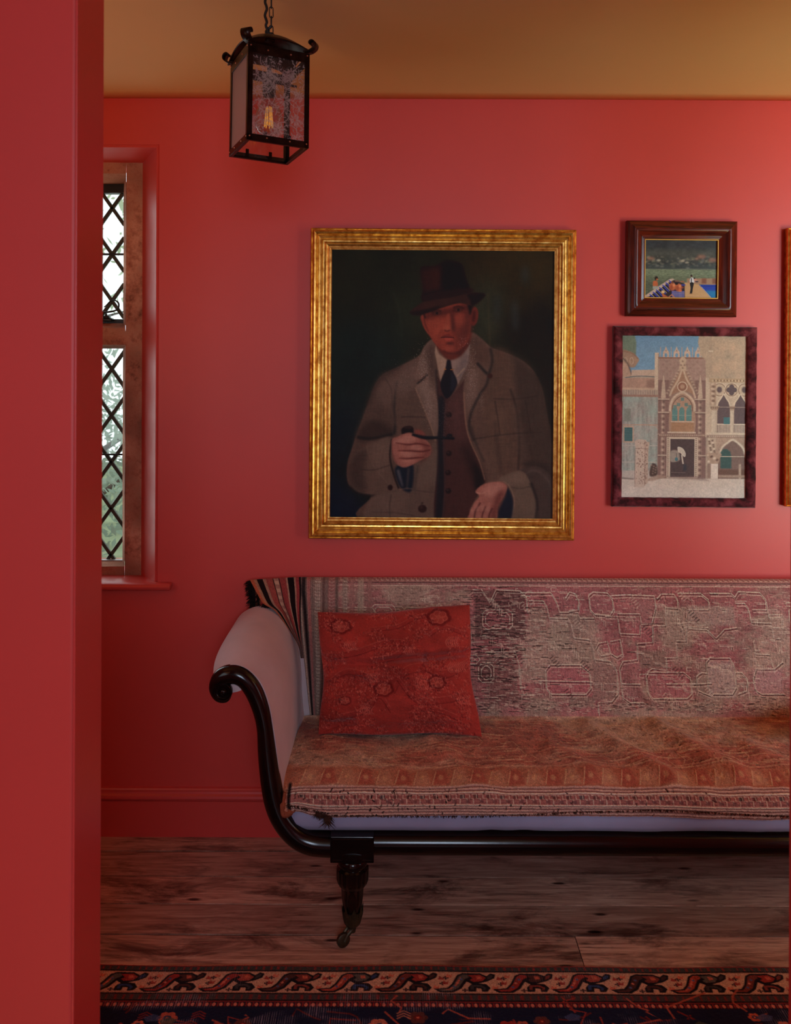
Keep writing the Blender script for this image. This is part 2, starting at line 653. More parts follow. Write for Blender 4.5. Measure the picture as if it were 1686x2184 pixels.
# skirting on the back wall: plain board with a moulded cap
prof = [(0, 0), (0.016, 0), (0.016, 0.112), (0.0165, 0.1135), (0.012, 0.1145), (0.012, 0.117), (0.019, 0.119), (0.021, 0.124), (0.019, 0.131), (0.013, 0.136), (0.011, 0.142), (0.011, 0.147), (0.008, 0.151), (0.0, 0.154)]
bm = bmesh.new()
ra = [bm.verts.new((XL, YB - d, z)) for d, z in prof]
rb = [bm.verts.new((XR, YB - d, z)) for d, z in prof]
for i in range(len(prof) - 1): bm.faces.new((ra[i], ra[i + 1], rb[i + 1], rb[i]))
obj('baseboard_back', bm, M_trim, kind='structure')
bm = bmesh.new(); bx(bm, XL, XL + 0.016, YF, YB - 0.022, 0, 0.15, 0.004); obj('baseboard_left', bm, M_trim, kind='structure')
bm = bmesh.new(); bx(bm, XR - 0.016, XR, YF, YB - 0.02, 0, 0.15, 0.004); obj('baseboard_right', bm, M_trim, kind='structure')

# ------------------------------------------------------------------ the stone window
w1 = empty('window_1', (SX1, YS, SZ0), kind='structure')
# sill board with rounded nosing
bm = bmesh.new()
zs = WZ0 + 0.008
SE = P(362, 1250, 2.81).x
pr = [(YS + 0.02, SZ0 - 0.012), (YS + 0.02, SZ0 + 0.002), (YB, zs), (2.818, zs), (2.810, zs - 0.003), (2.806, zs - 0.010), (2.808, zs - 0.017), (2.815, zs - 0.021), (YB + 0.002, zs - 0.021)]
ra = [bm.verts.new((SX0 - 0.05 if y > YB + .001 else WX0 - 0.06, y, z)) for y, z in pr]
rb = [bm.verts.new(((WX1 - 0.004 if abs(y - YB) < .001 else SX1) if y >= YB - .001 and y < YS + 1 and z > zs - 0.0205 else SE, y, z)) for y, z in pr]
for k, (y, z) in enumerate(pr):
    if y < YB - 0.001: rb[k].co.x = SE
    elif k in (0, 1): rb[k].co.x = SX1
    elif k == 2: rb[k].co.x = WX1 - 0.003
    else: rb[k].co.x = SE - 0.01
for i in range(len(pr)):
    bm.faces.new((ra[i], ra[(i + 1) % len(pr)], rb[(i + 1) % len(pr)], rb[i]))
f0 = bm.faces.new(ra); f1 = bm.faces.new(rb[::-1])
# shoulder of the board in front of the wall face
bx(bm, WX1 - 0.01, SE - 0.0005, 2.812, YB - 0.001, zs - 0.0205, zs - 0.0006, 0.003)
obj('window_sill', bm, M_trim, w1, smooth=0.7)

# stone surround: outer face, chamfers to two lights divided by a transom
LX1 = P(268, 800, YS + 0.075).x                  # right edge of the lights
LX0 = LX1 - 0.385
UZ1, UZ0 = P(240, 392, YS + 0.06).z, P(240, 690, YS + 0.06).z
LZ1, LZ0 = P(240, 743, YS + 0.06).z, P(240, 1196, YS + 0.06).z
bm = bmesh.new()
CH = 0.022                                       # chamfer
xs_ = [SX0, LX0 - CH, LX0, LX1, LX1 + CH, SX1]


def face_pts(x0, x1, z0, z1, y):
    return [Vector((x0, y, z0)), Vector((x1, y, z0)), Vector((x1, y, z1)), Vector((x0, y, z1))]


def rect_face(x0, x1, z0, z1, y):
    bm.faces.new([bm.verts.new(p) for p in face_pts(x0, x1, z0, z1, y)])


YC = YS + 0.045                                  # where the chamfer ends
YG = YS + 0.075                                  # glass
rect_face(SX0, LX0 - CH, SZ0, SZ1, YS)
rect_face(LX1 + CH, SX1, SZ0, SZ1, YS)
rect_face(LX0 - CH, LX1 + CH, UZ1 + CH, SZ1, YS)
rect_face(LX0 - CH, LX1 + CH, LZ1 + CH * .5, UZ0 - CH * .8, YS)
rect_face(LX0 - CH, LX1 + CH, SZ0, LZ0 - CH * .3, YS)
for z0, z1, a, b in ((UZ0, UZ1, 0.8, 1.0), (LZ0, LZ1, 0.3, 0.5)):
    A = face_pts(LX0 - CH, LX1 + CH, z0 - CH * a, z1 + CH * b, YS)
    B = face_pts(LX0, LX1, z0, z1, YC)
    D = face_pts(LX0, LX1, z0, z1, YB + BW - 0.05)
    quadstrip(A, B); quadstrip(B, D)
bx(bm, SX0, LX0, YB + BW - 0.051, YB + BW - 0.05, SZ0, SZ1)
bx(bm, LX1, SX1, YB + BW - 0.051, YB + BW - 0.05, SZ0, SZ1)
bmesh.ops.remove_doubles(bm, verts=bm.verts[:], dist=1e-5)
bmesh.ops.subdivide_edges(bm, edges=bm.edges[:], cuts=5, use_grid_fill=True)
for v in bm.verts:
    if v.co.y < YC + 0.001:
        nv = mnoise.noise_vector(v.co * 26)
        v.co += Vector((nv.x * 0.0022, nv.y * 0.003, nv.z * 0.0022))
obj('stone_frame', bm, M_stone, w1, smooth=0.5)

M_iron = plain_mat('black painted iron', (0.012, 0.014, 0.013), 0.4, 0.5, 0.3)
M_lead = plain_mat('grey green lead came', (0.06, 0.064, 0.045), 0.5, 0.5, 0.6)


def glass_mat():
    t = NT('old window glass')
    t.t.nodes.remove(t.b)
    tr = t.n('ShaderNodeBsdfTransparent')
    tr.inputs[0].default_value = (0.93, 0.96, 0.94, 1)
    gl = t.n('ShaderNodeBsdfGlossy')
    gl.inputs['Roughness'].default_value = 0.03
    mx = t.n('ShaderNodeMixShader')
    mx.inputs[0].default_value = 0.05
    t.l(tr.outputs[0], mx.inputs[1]); t.l(gl.outputs[0], mx.inputs[2])
    t.l(mx.outputs[0], t.out.inputs[0])
    return t.m


M_glass = glass_mat()


def lights(z0, z1, x0, x1, zc, y):
    """lead lattice and panes of one light; zc: height of one crossing"""
    bm = bmesh.new()
    per = 99.0 * y / F                           # height of a diamond
    half = 35.0 * y / F                          # half its width
    xc = P(238, 900, y).x
    sl = (per / 2) / half
    w = 0.0118
    for sgn in (1, -1):
        for k in range(-14, 15):
            c0 = zc + k * per                    # z = c0 + sgn*sl*(x-xc)
            pts = []
            for x in (x0, x1): pts.append((x, c0 + sgn * sl * (x - xc)))
            (xa, za), (xb, zb) = pts
            if za > zb: xa, za, xb, zb = xb, zb, xa, za
            lo, hi = max(za, z0), min(zb, z1)
            if hi - lo < 0.01: continue
            f = lambda z: xa + (xb - xa) * (z - za) / (zb - za)
            a, b = Vector((f(lo), y, lo)), Vector((f(hi), y, hi))
            d = (b - a).normalized()
            M = Matrix.Translation((a + b) / 2) @ d.to_track_quat('Z', 'Y').to_matrix().to_4x4()
            box_m(bm, M, w, w, (b - a).length, 0.002)
    obj('lead_lattice', bm, M_lead, w1)
    bm = bmesh.new()
    bx(bm, x0, x1, y - 0.0012, y + 0.0012, z0, z1)
    obj('pane', bm, M_glass, w1)


# upper light: iron casement
bm = bmesh.new()
gz1, gz0 = P(240, 413, YG).z, P(240, 681, YG).z
gx1 = P(265.5, 500, YG).x
bx(bm, LX0, LX1, YG - 0.012, YG + 0.02, gz1, UZ1 + 0.01, 0.002)
bx(bm, LX0, LX1, YG - 0.012, YG + 0.02, UZ0 - 0.004, gz0, 0.002)
bx(bm, gx1, LX1 + 0.006, YG - 0.012, YG + 0.02, UZ0, UZ1, 0.002)
bx(bm, LX0 - 0.006, LX0 + 0.012, YG - 0.012, YG + 0.02, UZ0, UZ1, 0.002)
zb = P(240, 543, YG).z
bx(bm, LX0, LX1, YG - 0.010, YG - 0.005, zb - 0.0035, zb + 0.0035, 0.001)
obj('casement', bm, M_iron, w1)
lights(gz0, gz1, LX0, gx1, P(240, 444, YG).z, YG)
# lower light set straight into the stone, with a saddle bar and a ledge
lights(LZ0, LZ1, LX0, LX1, P(238, 787, YG + 0.005).z, YG + 0.005)
bm = bmesh.new()
zb = P(240, 969, YG).z
tube(bm, [(LX0, YG - 0.006, zb), (LX1, YG - 0.006, zb)], 0.003, 8)
obj('saddle_bar', bm, M_iron, w1)
bm = bmesh.new()
bx(bm, LX0, LX1, YG - 0.02, YG, LZ0 - 0.004, LZ0 + 0.003, 0.001)
obj('ledge', bm, plain_mat('lead ledge', (0.30, 0.31, 0.33), 0.35, 0.5, 0.3), w1)
# curled window latch on the casement
bm = bmesh.new()
yl = YG - 0.035
lp = [P(x, y, yl) for x, y in ((206, 666), (222, 666), (240, 664), (251, 659), (253, 648), (246, 641), (236, 642), (228, 650), (222, 655))]
tube(bm, crom(lp, 5), [0.0032] * 12 + [0.0030] * 12 + [0.0024] * 12 + [0.002] * 5, 8)
tube(bm, [P(226, 668, yl), P(226, 676, yl)], 0.004, 8)
a = P(226, 681, yl)
bx(bm, a.x - 0.020, a.x + 0.020, yl - 0.003, YG - 0.012, a.z - 0.006, a.z + 0.004, 0.002)
bx(bm, a.x - 0.010, a.x + 0.010, yl - 0.004, YG - 0.012, a.z + 0.004, a.z + 0.012, 0.002)
obj('latch', bm, M_iron, w1, smooth=0.8)
# ------------------------------------------------------------------ framed pictures
def frame_axes(corners):
    """corners TL, TR, BR, BL in world space on one vertical plane -> centre, axes and size"""
    tl, tr, br, bl = corners
    c = (tl + tr + br + bl) / 4
    u = ((tr - tl) + (br - bl)).normalized()
    v = ((tl - bl) + (tr - br)).normalized()
    ang = (math.atan2(u.z, u.x) + math.atan2(-v.x, v.z)) / 2
    u, v = Vector((math.cos(ang), 0, math.sin(ang))), Vector((-math.sin(ang), 0, math.cos(ang)))
    return c, u, v, ((tr - tl).length + (br - bl).length) / 2, ((tl - bl).length + (tr - br).length) / 2


def frame_mesh(ax, prof, y_back, sub=40):
    """mitred frame: prof = [(inset from the outer edge, height off the wall)]"""
    c, u, v, w, h = ax
    bm = bmesh.new()

    def pt(side, t, ins, hh):
        a, b = w / 2 - ins, h / 2 - ins
        if side == 0: x, z = -a + 2 * a * t, b
        elif side == 1: x, z = a, b - 2 * b * t
        elif side == 2: x, z = a - 2 * a * t, -b
        else: x, z = -a, -b + 2 * b * t
        p = Vector((c.x, 0, c.z)) + u * x + v * z
        p.y = y_back - hh
        return p
    for side in range(4):
        rows = [[bm.verts.new(pt(side, k / sub, i, hh)) for k in range(sub + 1)] for i, hh in prof]
        for r0, r1 in zip(rows[:-1], rows[1:]):
            for k in range(sub): bm.faces.new((r0[k], r0[k + 1], r1[k + 1], r1[k]))
    return bm


def canvas_sheet(name, ax, inset, y, canvas, mat, parent, gain, relief=None, **kw):
    c, u, v, w, h = ax
    H, W = canvas.im.shape[:2]
    a = np.linspace(-w / 2 + inset, w / 2 - inset, W)
    b = np.linspace(h / 2 - inset, -h / 2 + inset, H)
    co = np.zeros((H, W, 3))
    co[..., 0] = c.x + a[None, :] * u.x + b[:, None] * v.x
    co[..., 1] = y - (relief if relief is not None else 0)
    co[..., 2] = c.z + a[None, :] * u.z + b[:, None] * v.z
    return grid_mesh(name, co, mat, parent, canvas.im, gain, **kw)


# ------------------------------------------------------------------ the portrait: an oil painting of a man in a hat and overcoat
def paint_portrait():
    k = Canvas(178, 1500, 174, 1756, 0.40, (25, 26, 15))
    H, W = k.h, k.w
    n1, n2 = vnoise(H, W, 90, 70, 5, 0.55, 1), vnoise(H, W, 40, 30, 4, 0.6, 2)
    # background: dark greens, olive top right, teal left, near black lower right
    k.fill([(178, 174), (700, 174), (650, 700), (178, 900)], (22, 25, 14), 120, .9)
    k.fill([(900, 174), (1500, 174), (1500, 560), (1250, 640), (1000, 480)], (42, 33, 13), 110, .9)
    k.fill([(178, 650), (560, 620), (600, 820), (420, 1050), (178, 1250)], (17, 29, 26), 80, .9)
    k.fill([(178, 1150), (380, 1100), (300, 1500), (420, 1756), (178, 1756)], (13, 21, 30), 90, .95)
    k.fill([(178, 1560), (300, 1600), (400, 1756), (178, 1756)], (15, 24, 44), 60, .7)
    k.fill([(480, 380), (720, 400), (700, 640), (500, 700)], (30, 36, 22), 60, .6)
    k.fill([(1000, 420), (1180, 360), (1200, 700), (1010, 690)], (41, 45, 31), 60, .85)
    k.fill([(1180, 700), (1300, 520), (1500, 500), (1500, 1300), (1400, 900)], (20, 15, 10), 70, .95)
    for x, y, rx, ry in ((1322, 320, 22, 55), (1262, 520, 20, 55), (1268, 600, 22, 50), (1160, 520, 14, 90)):
        k.ell(x, y, rx, ry, (42, 50, 54), 18, .6)
    k.line([(1105, 430), (1110, 560), (1118, 760)], 10, (58, 52, 34), 6, .5)
    k.line([(540, 420), (580, 520), (600, 700)], 10, (34, 44, 32), 5, .5)
    k.mul((0.72 + 0.56 * n1) * 1.12)
    # overcoat
    coat, cd, cl = (88, 68, 57), (54, 41, 35), (112, 92, 79)
    k.fill([(405, 1770), (425, 1625), (300, 1570), (283, 1450), (312, 1340), (352, 1225), (402, 1085), (442, 975), (492, 908), (600, 855), (700, 798), (735, 740), (790, 702), (900, 760), (1000, 662), (1062, 690), (1122, 745), (1220, 780), (1320, 830), (1392, 905), (1432, 1000), (1462, 1150), (1485, 1290), (1495, 1770)], coat, 3)
    k.fill([(1240, 800), (1330, 835), (1400, 915), (1440, 1010), (1470, 1170), (1495, 1320), (1495, 1480), (1330, 1460), (1290, 1300), (1270, 1050)], (58, 45, 38), 22, .9)
    k.fill([(1130, 760), (1250, 800), (1260, 1000), (1290, 1400), (1200, 1500), (1110, 1300), (1090, 980)], (82, 62, 50), 20, .8)
    k.fill([(1385, 900), (1440, 1000), (1480, 1250), (1500, 1300), (1500, 850)], (26, 19, 15), 22, .8)
    # sleeve on the left
    k.fill([(445, 985), (500, 910), (575, 960), (565, 1250), (430, 1285), (330, 1360), (350, 1230)], (80, 64, 54), 14)
    k.fill([(350, 1240), (440, 1180), (550, 1230), (545, 1270), (430, 1292), (350, 1300)], (50, 38, 32), 16, .85)
    k.fill([(470, 960), (560, 930), (575, 1050), (520, 1100), (450, 1060)], (104, 86, 75), 24, .7)
    k.line([(402, 1085), (440, 990), (492, 915), (600, 860)], 22, (48, 37, 31), 12, .6)
    k.line([(575, 950), (560, 1100), (568, 1180), (558, 1262)], 12, (30, 30, 29), 4, .9)
    k.line([(340, 1280), (420, 1288), (550, 1262)], 16, (27, 24, 22), 5, .85)
    k.fill([(538, 1282), (440, 1312), (330, 1372), (290, 1462), (300, 1558), (352, 1608), (470, 1622), (575, 1600), (586, 1570), (560, 1500), (540, 1420)], (94, 77, 65), 4)
    k.fill([(290, 1462), (330, 1380), (400, 1360), (380, 1480), (400, 1600), (310, 1570)], (62, 49, 42), 18, .9)
    k.fill([(440, 1330), (535, 1300), (535, 1420), (480, 1500), (430, 1430)], (112, 93, 79), 18, .6)
    k.line([(300, 1570), (352, 1612), (470, 1626), (578, 1602)], 12, (26, 22, 22), 4, .85)
    k.line([(545, 1290), (535, 1400), (562, 1510), (588, 1580)], 10, (30, 22, 20), 3, .9)
    k.line([(395, 1330), (440, 1450), (560, 1590)], 4, (120, 100, 84), 2, .5)
    k.line([(360, 1470), (440, 1472), (545, 1440)], 5, (52, 40, 35), 2, .7)
    # front panels of the coat
    k.fill([(410, 1770), (432, 1632), (580, 1592), (672, 1582), (682, 1442), (742, 1420), (802, 1300), (818, 1500), (812, 1770)], (98, 82, 70), 5)
    k.fill([(580, 960), (700, 960), (760, 1180), (800, 1300), (740, 1270), (600, 1240), (566, 1180)], (86, 69, 58), 8)
    k.fill([(600, 880), (700, 820), (690, 960), (600, 1040), (560, 960)], (106, 88, 77), 20, .7)
    k.fill([(660, 1600), (800, 1560), (808, 1770), (640, 1770)], (88, 72, 62), 20, .7)
    k.line([(700, 1440), (690, 1520), (680, 1600)], 14, (58, 50, 46), 8, .7)
    k.line([(545, 1615), (535, 1680), (540, 1760)], 5, (52, 42, 38), 2, .7)
    k.line([(430, 1720), (560, 1722), (680, 1740)], 5, (60, 48, 42), 3, .6)
    k.line([(690, 1590), (760, 1600), (812, 1600)], 4, (54, 44, 40), 2, .6)
    # waistcoat
    vest = (64, 39, 35)
    k.fill([(800, 930), (830, 950), (868, 1050), (960, 952), (990, 890), (966, 1020), (976, 1180), (1002, 1292), (1062, 1422), (1092, 1522), (1086, 1562), (1012, 1692), (1002, 1775), (806, 1775), (818, 1400), (812, 1100)], vest, 3)
    k.fill([(900, 1000), (960, 1000), (980, 1200), (960, 1330), (900, 1260), (880, 1100)], (82, 54, 50), 24, .7)
    k.fill([(960, 1300), (1062, 1440), (1090, 1530), (1060, 1600), (1010, 1500), (980, 1400)], (36, 22, 20), 22, .85)
    k.fill([(1030, 1420), (1092, 1530), (1050, 1600), (1035, 1520)], (22, 16, 16), 10, .8)
    k.fill([(815, 1050), (856, 1062), (850, 1300), (858, 1550), (845, 1775), (806, 1775), (818, 1400), (810, 1200)], (26, 25, 30), 7, .95)
    k.line([(862, 1080), (850, 1300), (860, 1560), (848, 1750)], 5, (90, 60, 56), 3, .5)
    for x, y in ((880, 1145), (882, 1372), (878, 1485), (880, 1592)):
        k.ell(x, y, 17, 16, (30, 19, 19), 3, .95)
        k.ell(x - 4, y - 5, 7, 5, (86, 66, 60), 2, .5)
    # lapels
    k.fill([(735, 742), (702, 830), (678, 930), (700, 940), (748, 905), (736, 940), (682, 985), (720, 1080), (770, 1200), (802, 1300), (818, 1200), (812, 1050), (802, 900), (794, 790), (790, 706)], (108, 89, 77), 3)
    k.fill([(700, 990), (760, 940), (790, 1100), (800, 1250), (750, 1130)], (122, 105, 93), 14, .6)
    k.fill([(740, 780), (788, 720), (800, 880), (790, 1000), (760, 880)], (70, 53, 45), 14, .8)
    k.line([(690, 965), (715, 945), (752, 910)], 8, (28, 26, 26), 3, .85)
    k.line([(680, 985), (722, 1085), (772, 1205), (802, 1300)], 6, (150, 122, 96), 2, .6)
    k.line([(802, 880), (808, 1000), (820, 1060)], 10, (34, 26, 26), 4, .8)
    k.fill([(1002, 668), (1062, 700), (1118, 748), (1128, 830), (1112, 900), (1102, 962), (1062, 1022), (1012, 1132), (992, 1202), (1002, 1282), (976, 1152), (964, 1000), (984, 850), (1000, 760)], (94, 73, 62), 3)
    k.fill([(1010, 690), (1062, 705), (1112, 755), (1110, 850), (1060, 840), (1005, 780)], (76, 56, 46), 14, .8)
    k.fill([(985, 900), (1040, 880), (1050, 1000), (1000, 1120), (975, 1060)], (116, 96, 84), 16, .7)
    k.line([(1042, 838), (1080, 880), (1106, 905)], 14, (24, 22, 22), 4, .9)
    k.line([(1120, 750), (1132, 830), (1114, 905), (1098, 970), (1060, 1026), (1010, 1135), (1000, 1215), (1030, 1300)], 11, (30, 27, 26), 4, .85)
    k.line([(968, 1010), (978, 1180), (1004, 1292), (1062, 1420), (1094, 1525)], 6, (142, 110, 88), 2, .75)
    k.line([(1012, 1210), (1040, 1310), (1090, 1420)], 9, (44, 36, 33), 5, .7)
    k.ell(1120, 916, 15, 14, (58, 30, 24), 3)
    # right-hand sleeve, seams and the check of the cloth
    k.line([(1240, 990), (1280, 1120), (1296, 1300), (1290, 1470)], 9, (36, 28, 25), 4, .8)
    k.line([(1262, 1090), (1310, 1290), (1340, 1420)], 30, (88, 70, 60), 16, .5)
    k.fill([(1130, 1100), (1200, 1080), (1220, 1300), (1180, 1460), (1120, 1380)], (94, 74, 60), 26, .5)
    k.line([(1150, 1180), (1170, 1330), (1190, 1480)], 16, (56, 42, 36), 10, .6)
    for pts in (((1030, 1285), (1100, 1275), (1180, 1262), (1300, 1250), (1430, 1243)), ((1140, 1048), (1260, 1050), (1400, 1030)), ((1330, 1060), (1350, 1180), (1366, 1260)), ((1150, 1060), (1170, 1180), (1180, 1262)), ((600, 1160), (660, 1158), (740, 1160))):
        k.line(pts, 5, (44, 33, 29), 2, .75)
    k.line([(500, 930), (540, 1000), (545, 1100)], 5, (60, 48, 42), 3, .6)
    k.fill([(1310, 1430), (1420, 1420), (1495, 1470), (1495, 1540), (1400, 1470)], (46, 36, 32), 12, .8)
    k.fill([(1300, 1470), (1400, 1442), (1482, 1500), (1500, 1560), (1500, 1775), (1390, 1775), (1398, 1640), (1350, 1530)], (66, 53, 47), 6)
    k.line([(1340, 1480), (1400, 1470), (1470, 1530), (1490, 1580)], 9, (94, 80, 74), 6, .5)
    k.fill([(1178, 1522), (1205, 1500), (1310, 1472), (1362, 1540), (1397, 1650), (1392, 1775), (1242, 1775), (1266, 1650), (1236, 1562), (1202, 1535)], (95, 79, 66), 3)
    k.fill([(1180, 1520), (1300, 1480), (1330, 1530), (1250, 1560), (1205, 1535)], (110, 92, 78), 10, .6)
    k.line([(1200, 1532), (1238, 1562), (1268, 1650), (1246, 1770)], 7, (136, 112, 92), 2, .7)
    k.line([(1365, 1540), (1402, 1650), (1396, 1770)], 14, (34, 28, 28), 5, .85)
    k.line([(1250, 1565), (1300, 1575), (1370, 1560)], 4, (54, 44, 38), 2, .7)
    k.fill([(1226, 1568), (1262, 1650), (1240, 1775), (1145, 1775), (1180, 1690), (1215, 1620)], (20, 24, 38), 6, .95)
    # shirt, collar, tie
    k.fill([(800, 725), (822, 782), (876, 822), (852, 882), (830, 955), (812, 872), (794, 780)], (152, 130, 110), 2, 1, False)
    k.fill([(882, 824), (942, 800), (1002, 728), (988, 850), (932, 968), (906, 902)], (130, 114, 104), 2, 1, False)
    k.fill([(930, 850), (990, 770), (984, 850), (935, 950)], (104, 92, 90), 12, .7)
    k.line([(925, 920), (970, 870)], 6, (170, 150, 122), 2, .8, False)
    k.line([(806, 742), (822, 785), (872, 822)], 5, (84, 62, 50), 2, .8)
    k.fill([(866, 826), (886, 824), (896, 880), (926, 962), (868, 1052), (828, 968), (858, 880)], (21, 17, 23), 3)
    k.fill([(892, 890), (924, 962), (890, 1010), (890, 940)], (34, 38, 50), 6, .7)
    k.line([(848, 876), (862, 878)], 5, (176, 118, 52), 1, .9, False)
    k.line([(886, 880), (908, 878)], 5, (150, 98, 46), 1, .9, False)
    # neck and face
    k.fill([(796, 705), (900, 700), (1000, 655), (990, 735), (942, 800), (882, 822), (828, 782)], (96, 42, 32), 4)
    k.fill([(900, 760), (990, 690), (985, 740), (940, 798)], (56, 26, 22), 12, .8)
    k.fill([(714, 562), (720, 612), (742, 655), (768, 690), (792, 725), (832, 762), (884, 780), (935, 770), (982, 720), (1002, 650), (1008, 560), (1000, 486), (930, 488), (800, 525)], (134, 59, 43), 3)
    k.fill([(880, 540), (1005, 500), (1005, 640), (985, 718), (935, 768), (890, 776), (902, 690)], (112, 50, 39), 12, .85)
    k.fill([(960, 540), (1005, 520), (1004, 650), (960, 730), (940, 700)], (84, 38, 31), 16, .8)
    k.fill([(716, 570), (760, 545), (880, 520), (1000, 486), (1002, 520), (930, 548), (850, 560), (740, 590)], (74, 31, 24), 12, .9)
    k.fill([(745, 590), (830, 575), (850, 640), (810, 700), (770, 670)], (152, 70, 50), 18, .7)
    k.fill([(905, 560), (960, 548), (970, 610), (925, 625)], (142, 66, 50), 12, .7)
    k.fill([(862, 560), (884, 560), (898, 640), (880, 655), (850, 640)], (150, 72, 52), 6, .8)
    k.fill([(886, 560), (900, 556), (912, 640), (892, 650)], (70, 31, 26), 7, .85)
    k.fill([(842, 628), (862, 618), (884, 640), (862, 652), (846, 646)], (160, 82, 62), 4, .8)
    k.line([(850, 648), (864, 654), (884, 648)], 7, (64, 26, 22), 2, .85)
    k.line([(836, 650), (818, 680), (820, 700)], 7, (104, 44, 34), 4, .7)
    for ex, ey in ((802, 548), (928, 528)):
        k.ell(ex, ey, 30, 13, (60, 26, 20), 5, .85)
        k.ell(ex + 2, ey + 2, 17, 7, (110, 62, 48), 2, .6)
        k.ell(ex + 3, ey + 1, 8, 8, (18, 10, 10), 2, .95)
    k.line([(900, 516), (930, 508), (965, 520)], 9, (44, 20, 16), 3, .8)
    k.line([(772, 540), (800, 530), (830, 536)], 8, (44, 20, 16), 3, .8)
    k.fill([(832, 688), (868, 672), (884, 678), (906, 690), (880, 694)], (104, 40, 33), 2, .9)
    k.fill([(848, 696), (880, 692), (902, 694), (884, 712), (860, 710)], (156, 68, 56), 3, .9)
    k.line([(828, 692), (866, 690), (908, 693)], 5, (54, 20, 18), 1.5, .9)
    k.ell(884, 726, 24, 8, (66, 30, 26), 5, .85)
    k.ell(880, 756, 34, 12, (146, 74, 58), 8, .6)
    k.line([(842, 768), (880, 784), (925, 776), (965, 742)], 7, (60, 28, 24), 4, .7)
    k.ell(1024, 566, 24, 56, (104, 42, 32), 3, 1, .1)
    k.ell(1022, 566, 11, 36, (60, 22, 18), 5, .8, .1)
    k.fill([(714, 570), (722, 556), (738, 610), (764, 664), (748, 660), (724, 620)], (132, 60, 44), 2)
    k.line([(728, 580), (742, 630), (754, 655)], 6, (74, 30, 24), 3, .7)
    k.fill([(985, 490), (1020, 470), (1012, 520), (1000, 560), (992, 530)], (20, 12, 11), 4, .95)
    k.line([(728, 550), (736, 580)], 10, (36, 18, 15), 3, .8)
    # hat
    k.fill([(712, 470), (722, 400), (705, 300), (722, 274), (792, 272), (835, 248), (900, 243), (948, 262), (966, 312), (985, 380), (1002, 428), (900, 455), (760, 482)], (28, 12, 10), 3)
    k.fill([(712, 312), (740, 290), (806, 286), (822, 340), (808, 396), (765, 420), (728, 420)], (48, 21, 14), 16, .9)
    k.fill([(770, 300), (822, 285), (824, 400), (790, 410)], (62, 27, 17), 16, .5)
    k.fill([(840, 255), (900, 250), (945, 270), (965, 330), (990, 410), (900, 430), (840, 410)], (16, 7, 7), 9, .9)
    k.fill([(722, 440), (800, 420), (1002, 400), (1004, 430), (900, 452), (740, 482)], (34, 17, 16), 4, .85)
    k.line([(726, 440), (800, 422), (900, 408)], 5, (18, 8, 8), 2, .8)
    k.fill([(644, 546), (690, 505), (738, 480), (900, 452), (1000, 428), (1052, 428), (1088, 438), (1062, 472), (1010, 502), (930, 490), (820, 522), (745, 548), (690, 562)], (48, 26, 20), 3)
    k.fill([(644, 546), (740, 525), (820, 505), (800, 528), (745, 550), (690, 563)], (24, 12, 10), 6, .9)
    k.fill([(985, 436), (1050, 428), (1088, 438), (1062, 472), (1012, 503), (1000, 470)], (20, 9, 9), 6, .9)
    k.fill([(740, 490), (880, 465), (900, 480), (800, 510), (700, 530)], (60, 33, 25), 10, .6)
    # right hand in the lower corner
    sk, skd, skl = (150, 98, 84), (96, 52, 46), (176, 126, 110)
    k.fill([(1040, 1592), (1090, 1550), (1182, 1536), (1226, 1562), (1212, 1612), (1172, 1682), (1156, 1775), (1000, 1775), (1006, 1722), (1032, 1662), (1062, 1622)], sk, 3)
    k.fill([(1100, 1560), (1180, 1545), (1205, 1570), (1150, 1620), (1090, 1610)], skl, 12, .7)
    k.fill([(1170, 1600), (1215, 1590), (1180, 1680), (1158, 1770), (1120, 1770), (1140, 1680)], skd, 12, .85)
    for pts in (((1070, 1660), (1040, 1710), (1034, 1770)), ((1100, 1680), (1082, 1730), (1078, 1770)), ((1140, 1690), (1122, 1730), (1120, 1770))):
        k.line(pts, 8, (70, 34, 32), 3, .85)
    for x, y in ((1050, 1690), (1084, 1690), (1112, 1700), (1022, 1710)): k.ell(x, y, 10, 18, skl, 7, .6)
    k.line([(1042, 1598), (1065, 1606), (1095, 1600)], 5, (190, 150, 130), 3, .7)
    # left hand holding a pipe
    k.fill([(570, 1455), (668, 1430), (664, 1590), (610, 1585), (576, 1530)], (20, 27, 39), 4)
    k.line([(582, 1470), (596, 1520), (612, 1570)], [18, 16, 6], (92, 94, 98), 4, .8)
    k.line([(646, 1460), (640, 1530), (636, 1585)], 10, (96, 82, 72), 4, .6)
    k.line([(590, 1588), (630, 1580), (668, 1582)], 5, (140, 118, 98), 2, .6)
    k.fill([(604, 1228), (636, 1214), (668, 1220), (672, 1262), (640, 1270), (606, 1262)], (24, 14, 14), 2)
    k.ell(640, 1222, 26, 8, (48, 30, 27), 2, .9)
    k.fill([(545, 1295), (580, 1276), (640, 1252), (702, 1264), (742, 1290), (776, 1332), (771, 1382), (736, 1402), (656, 1446), (612, 1456), (570, 1432), (550, 1382)], sk, 3)
    k.fill([(676, 1240), (712, 1234), (742, 1262), (740, 1290), (700, 1280)], (120, 66, 56), 4)
    k.fill([(560, 1300), (640, 1266), (690, 1280), (650, 1312), (570, 1318)], skl, 10, .8)
    k.fill([(640, 1330), (700, 1326), (740, 1340), (690, 1352)], skl, 8, .6)
    k.fill([(590, 1370), (660, 1362), (700, 1376), (640, 1396)], skl, 8, .7)
    k.fill([(590, 1412), (650, 1404), (690, 1410), (640, 1432)], skl, 8, .6)
    k.fill([(700, 1290), (776, 1335), (770, 1385), (700, 1415), (740, 1360)], (106, 58, 50), 12, .75)
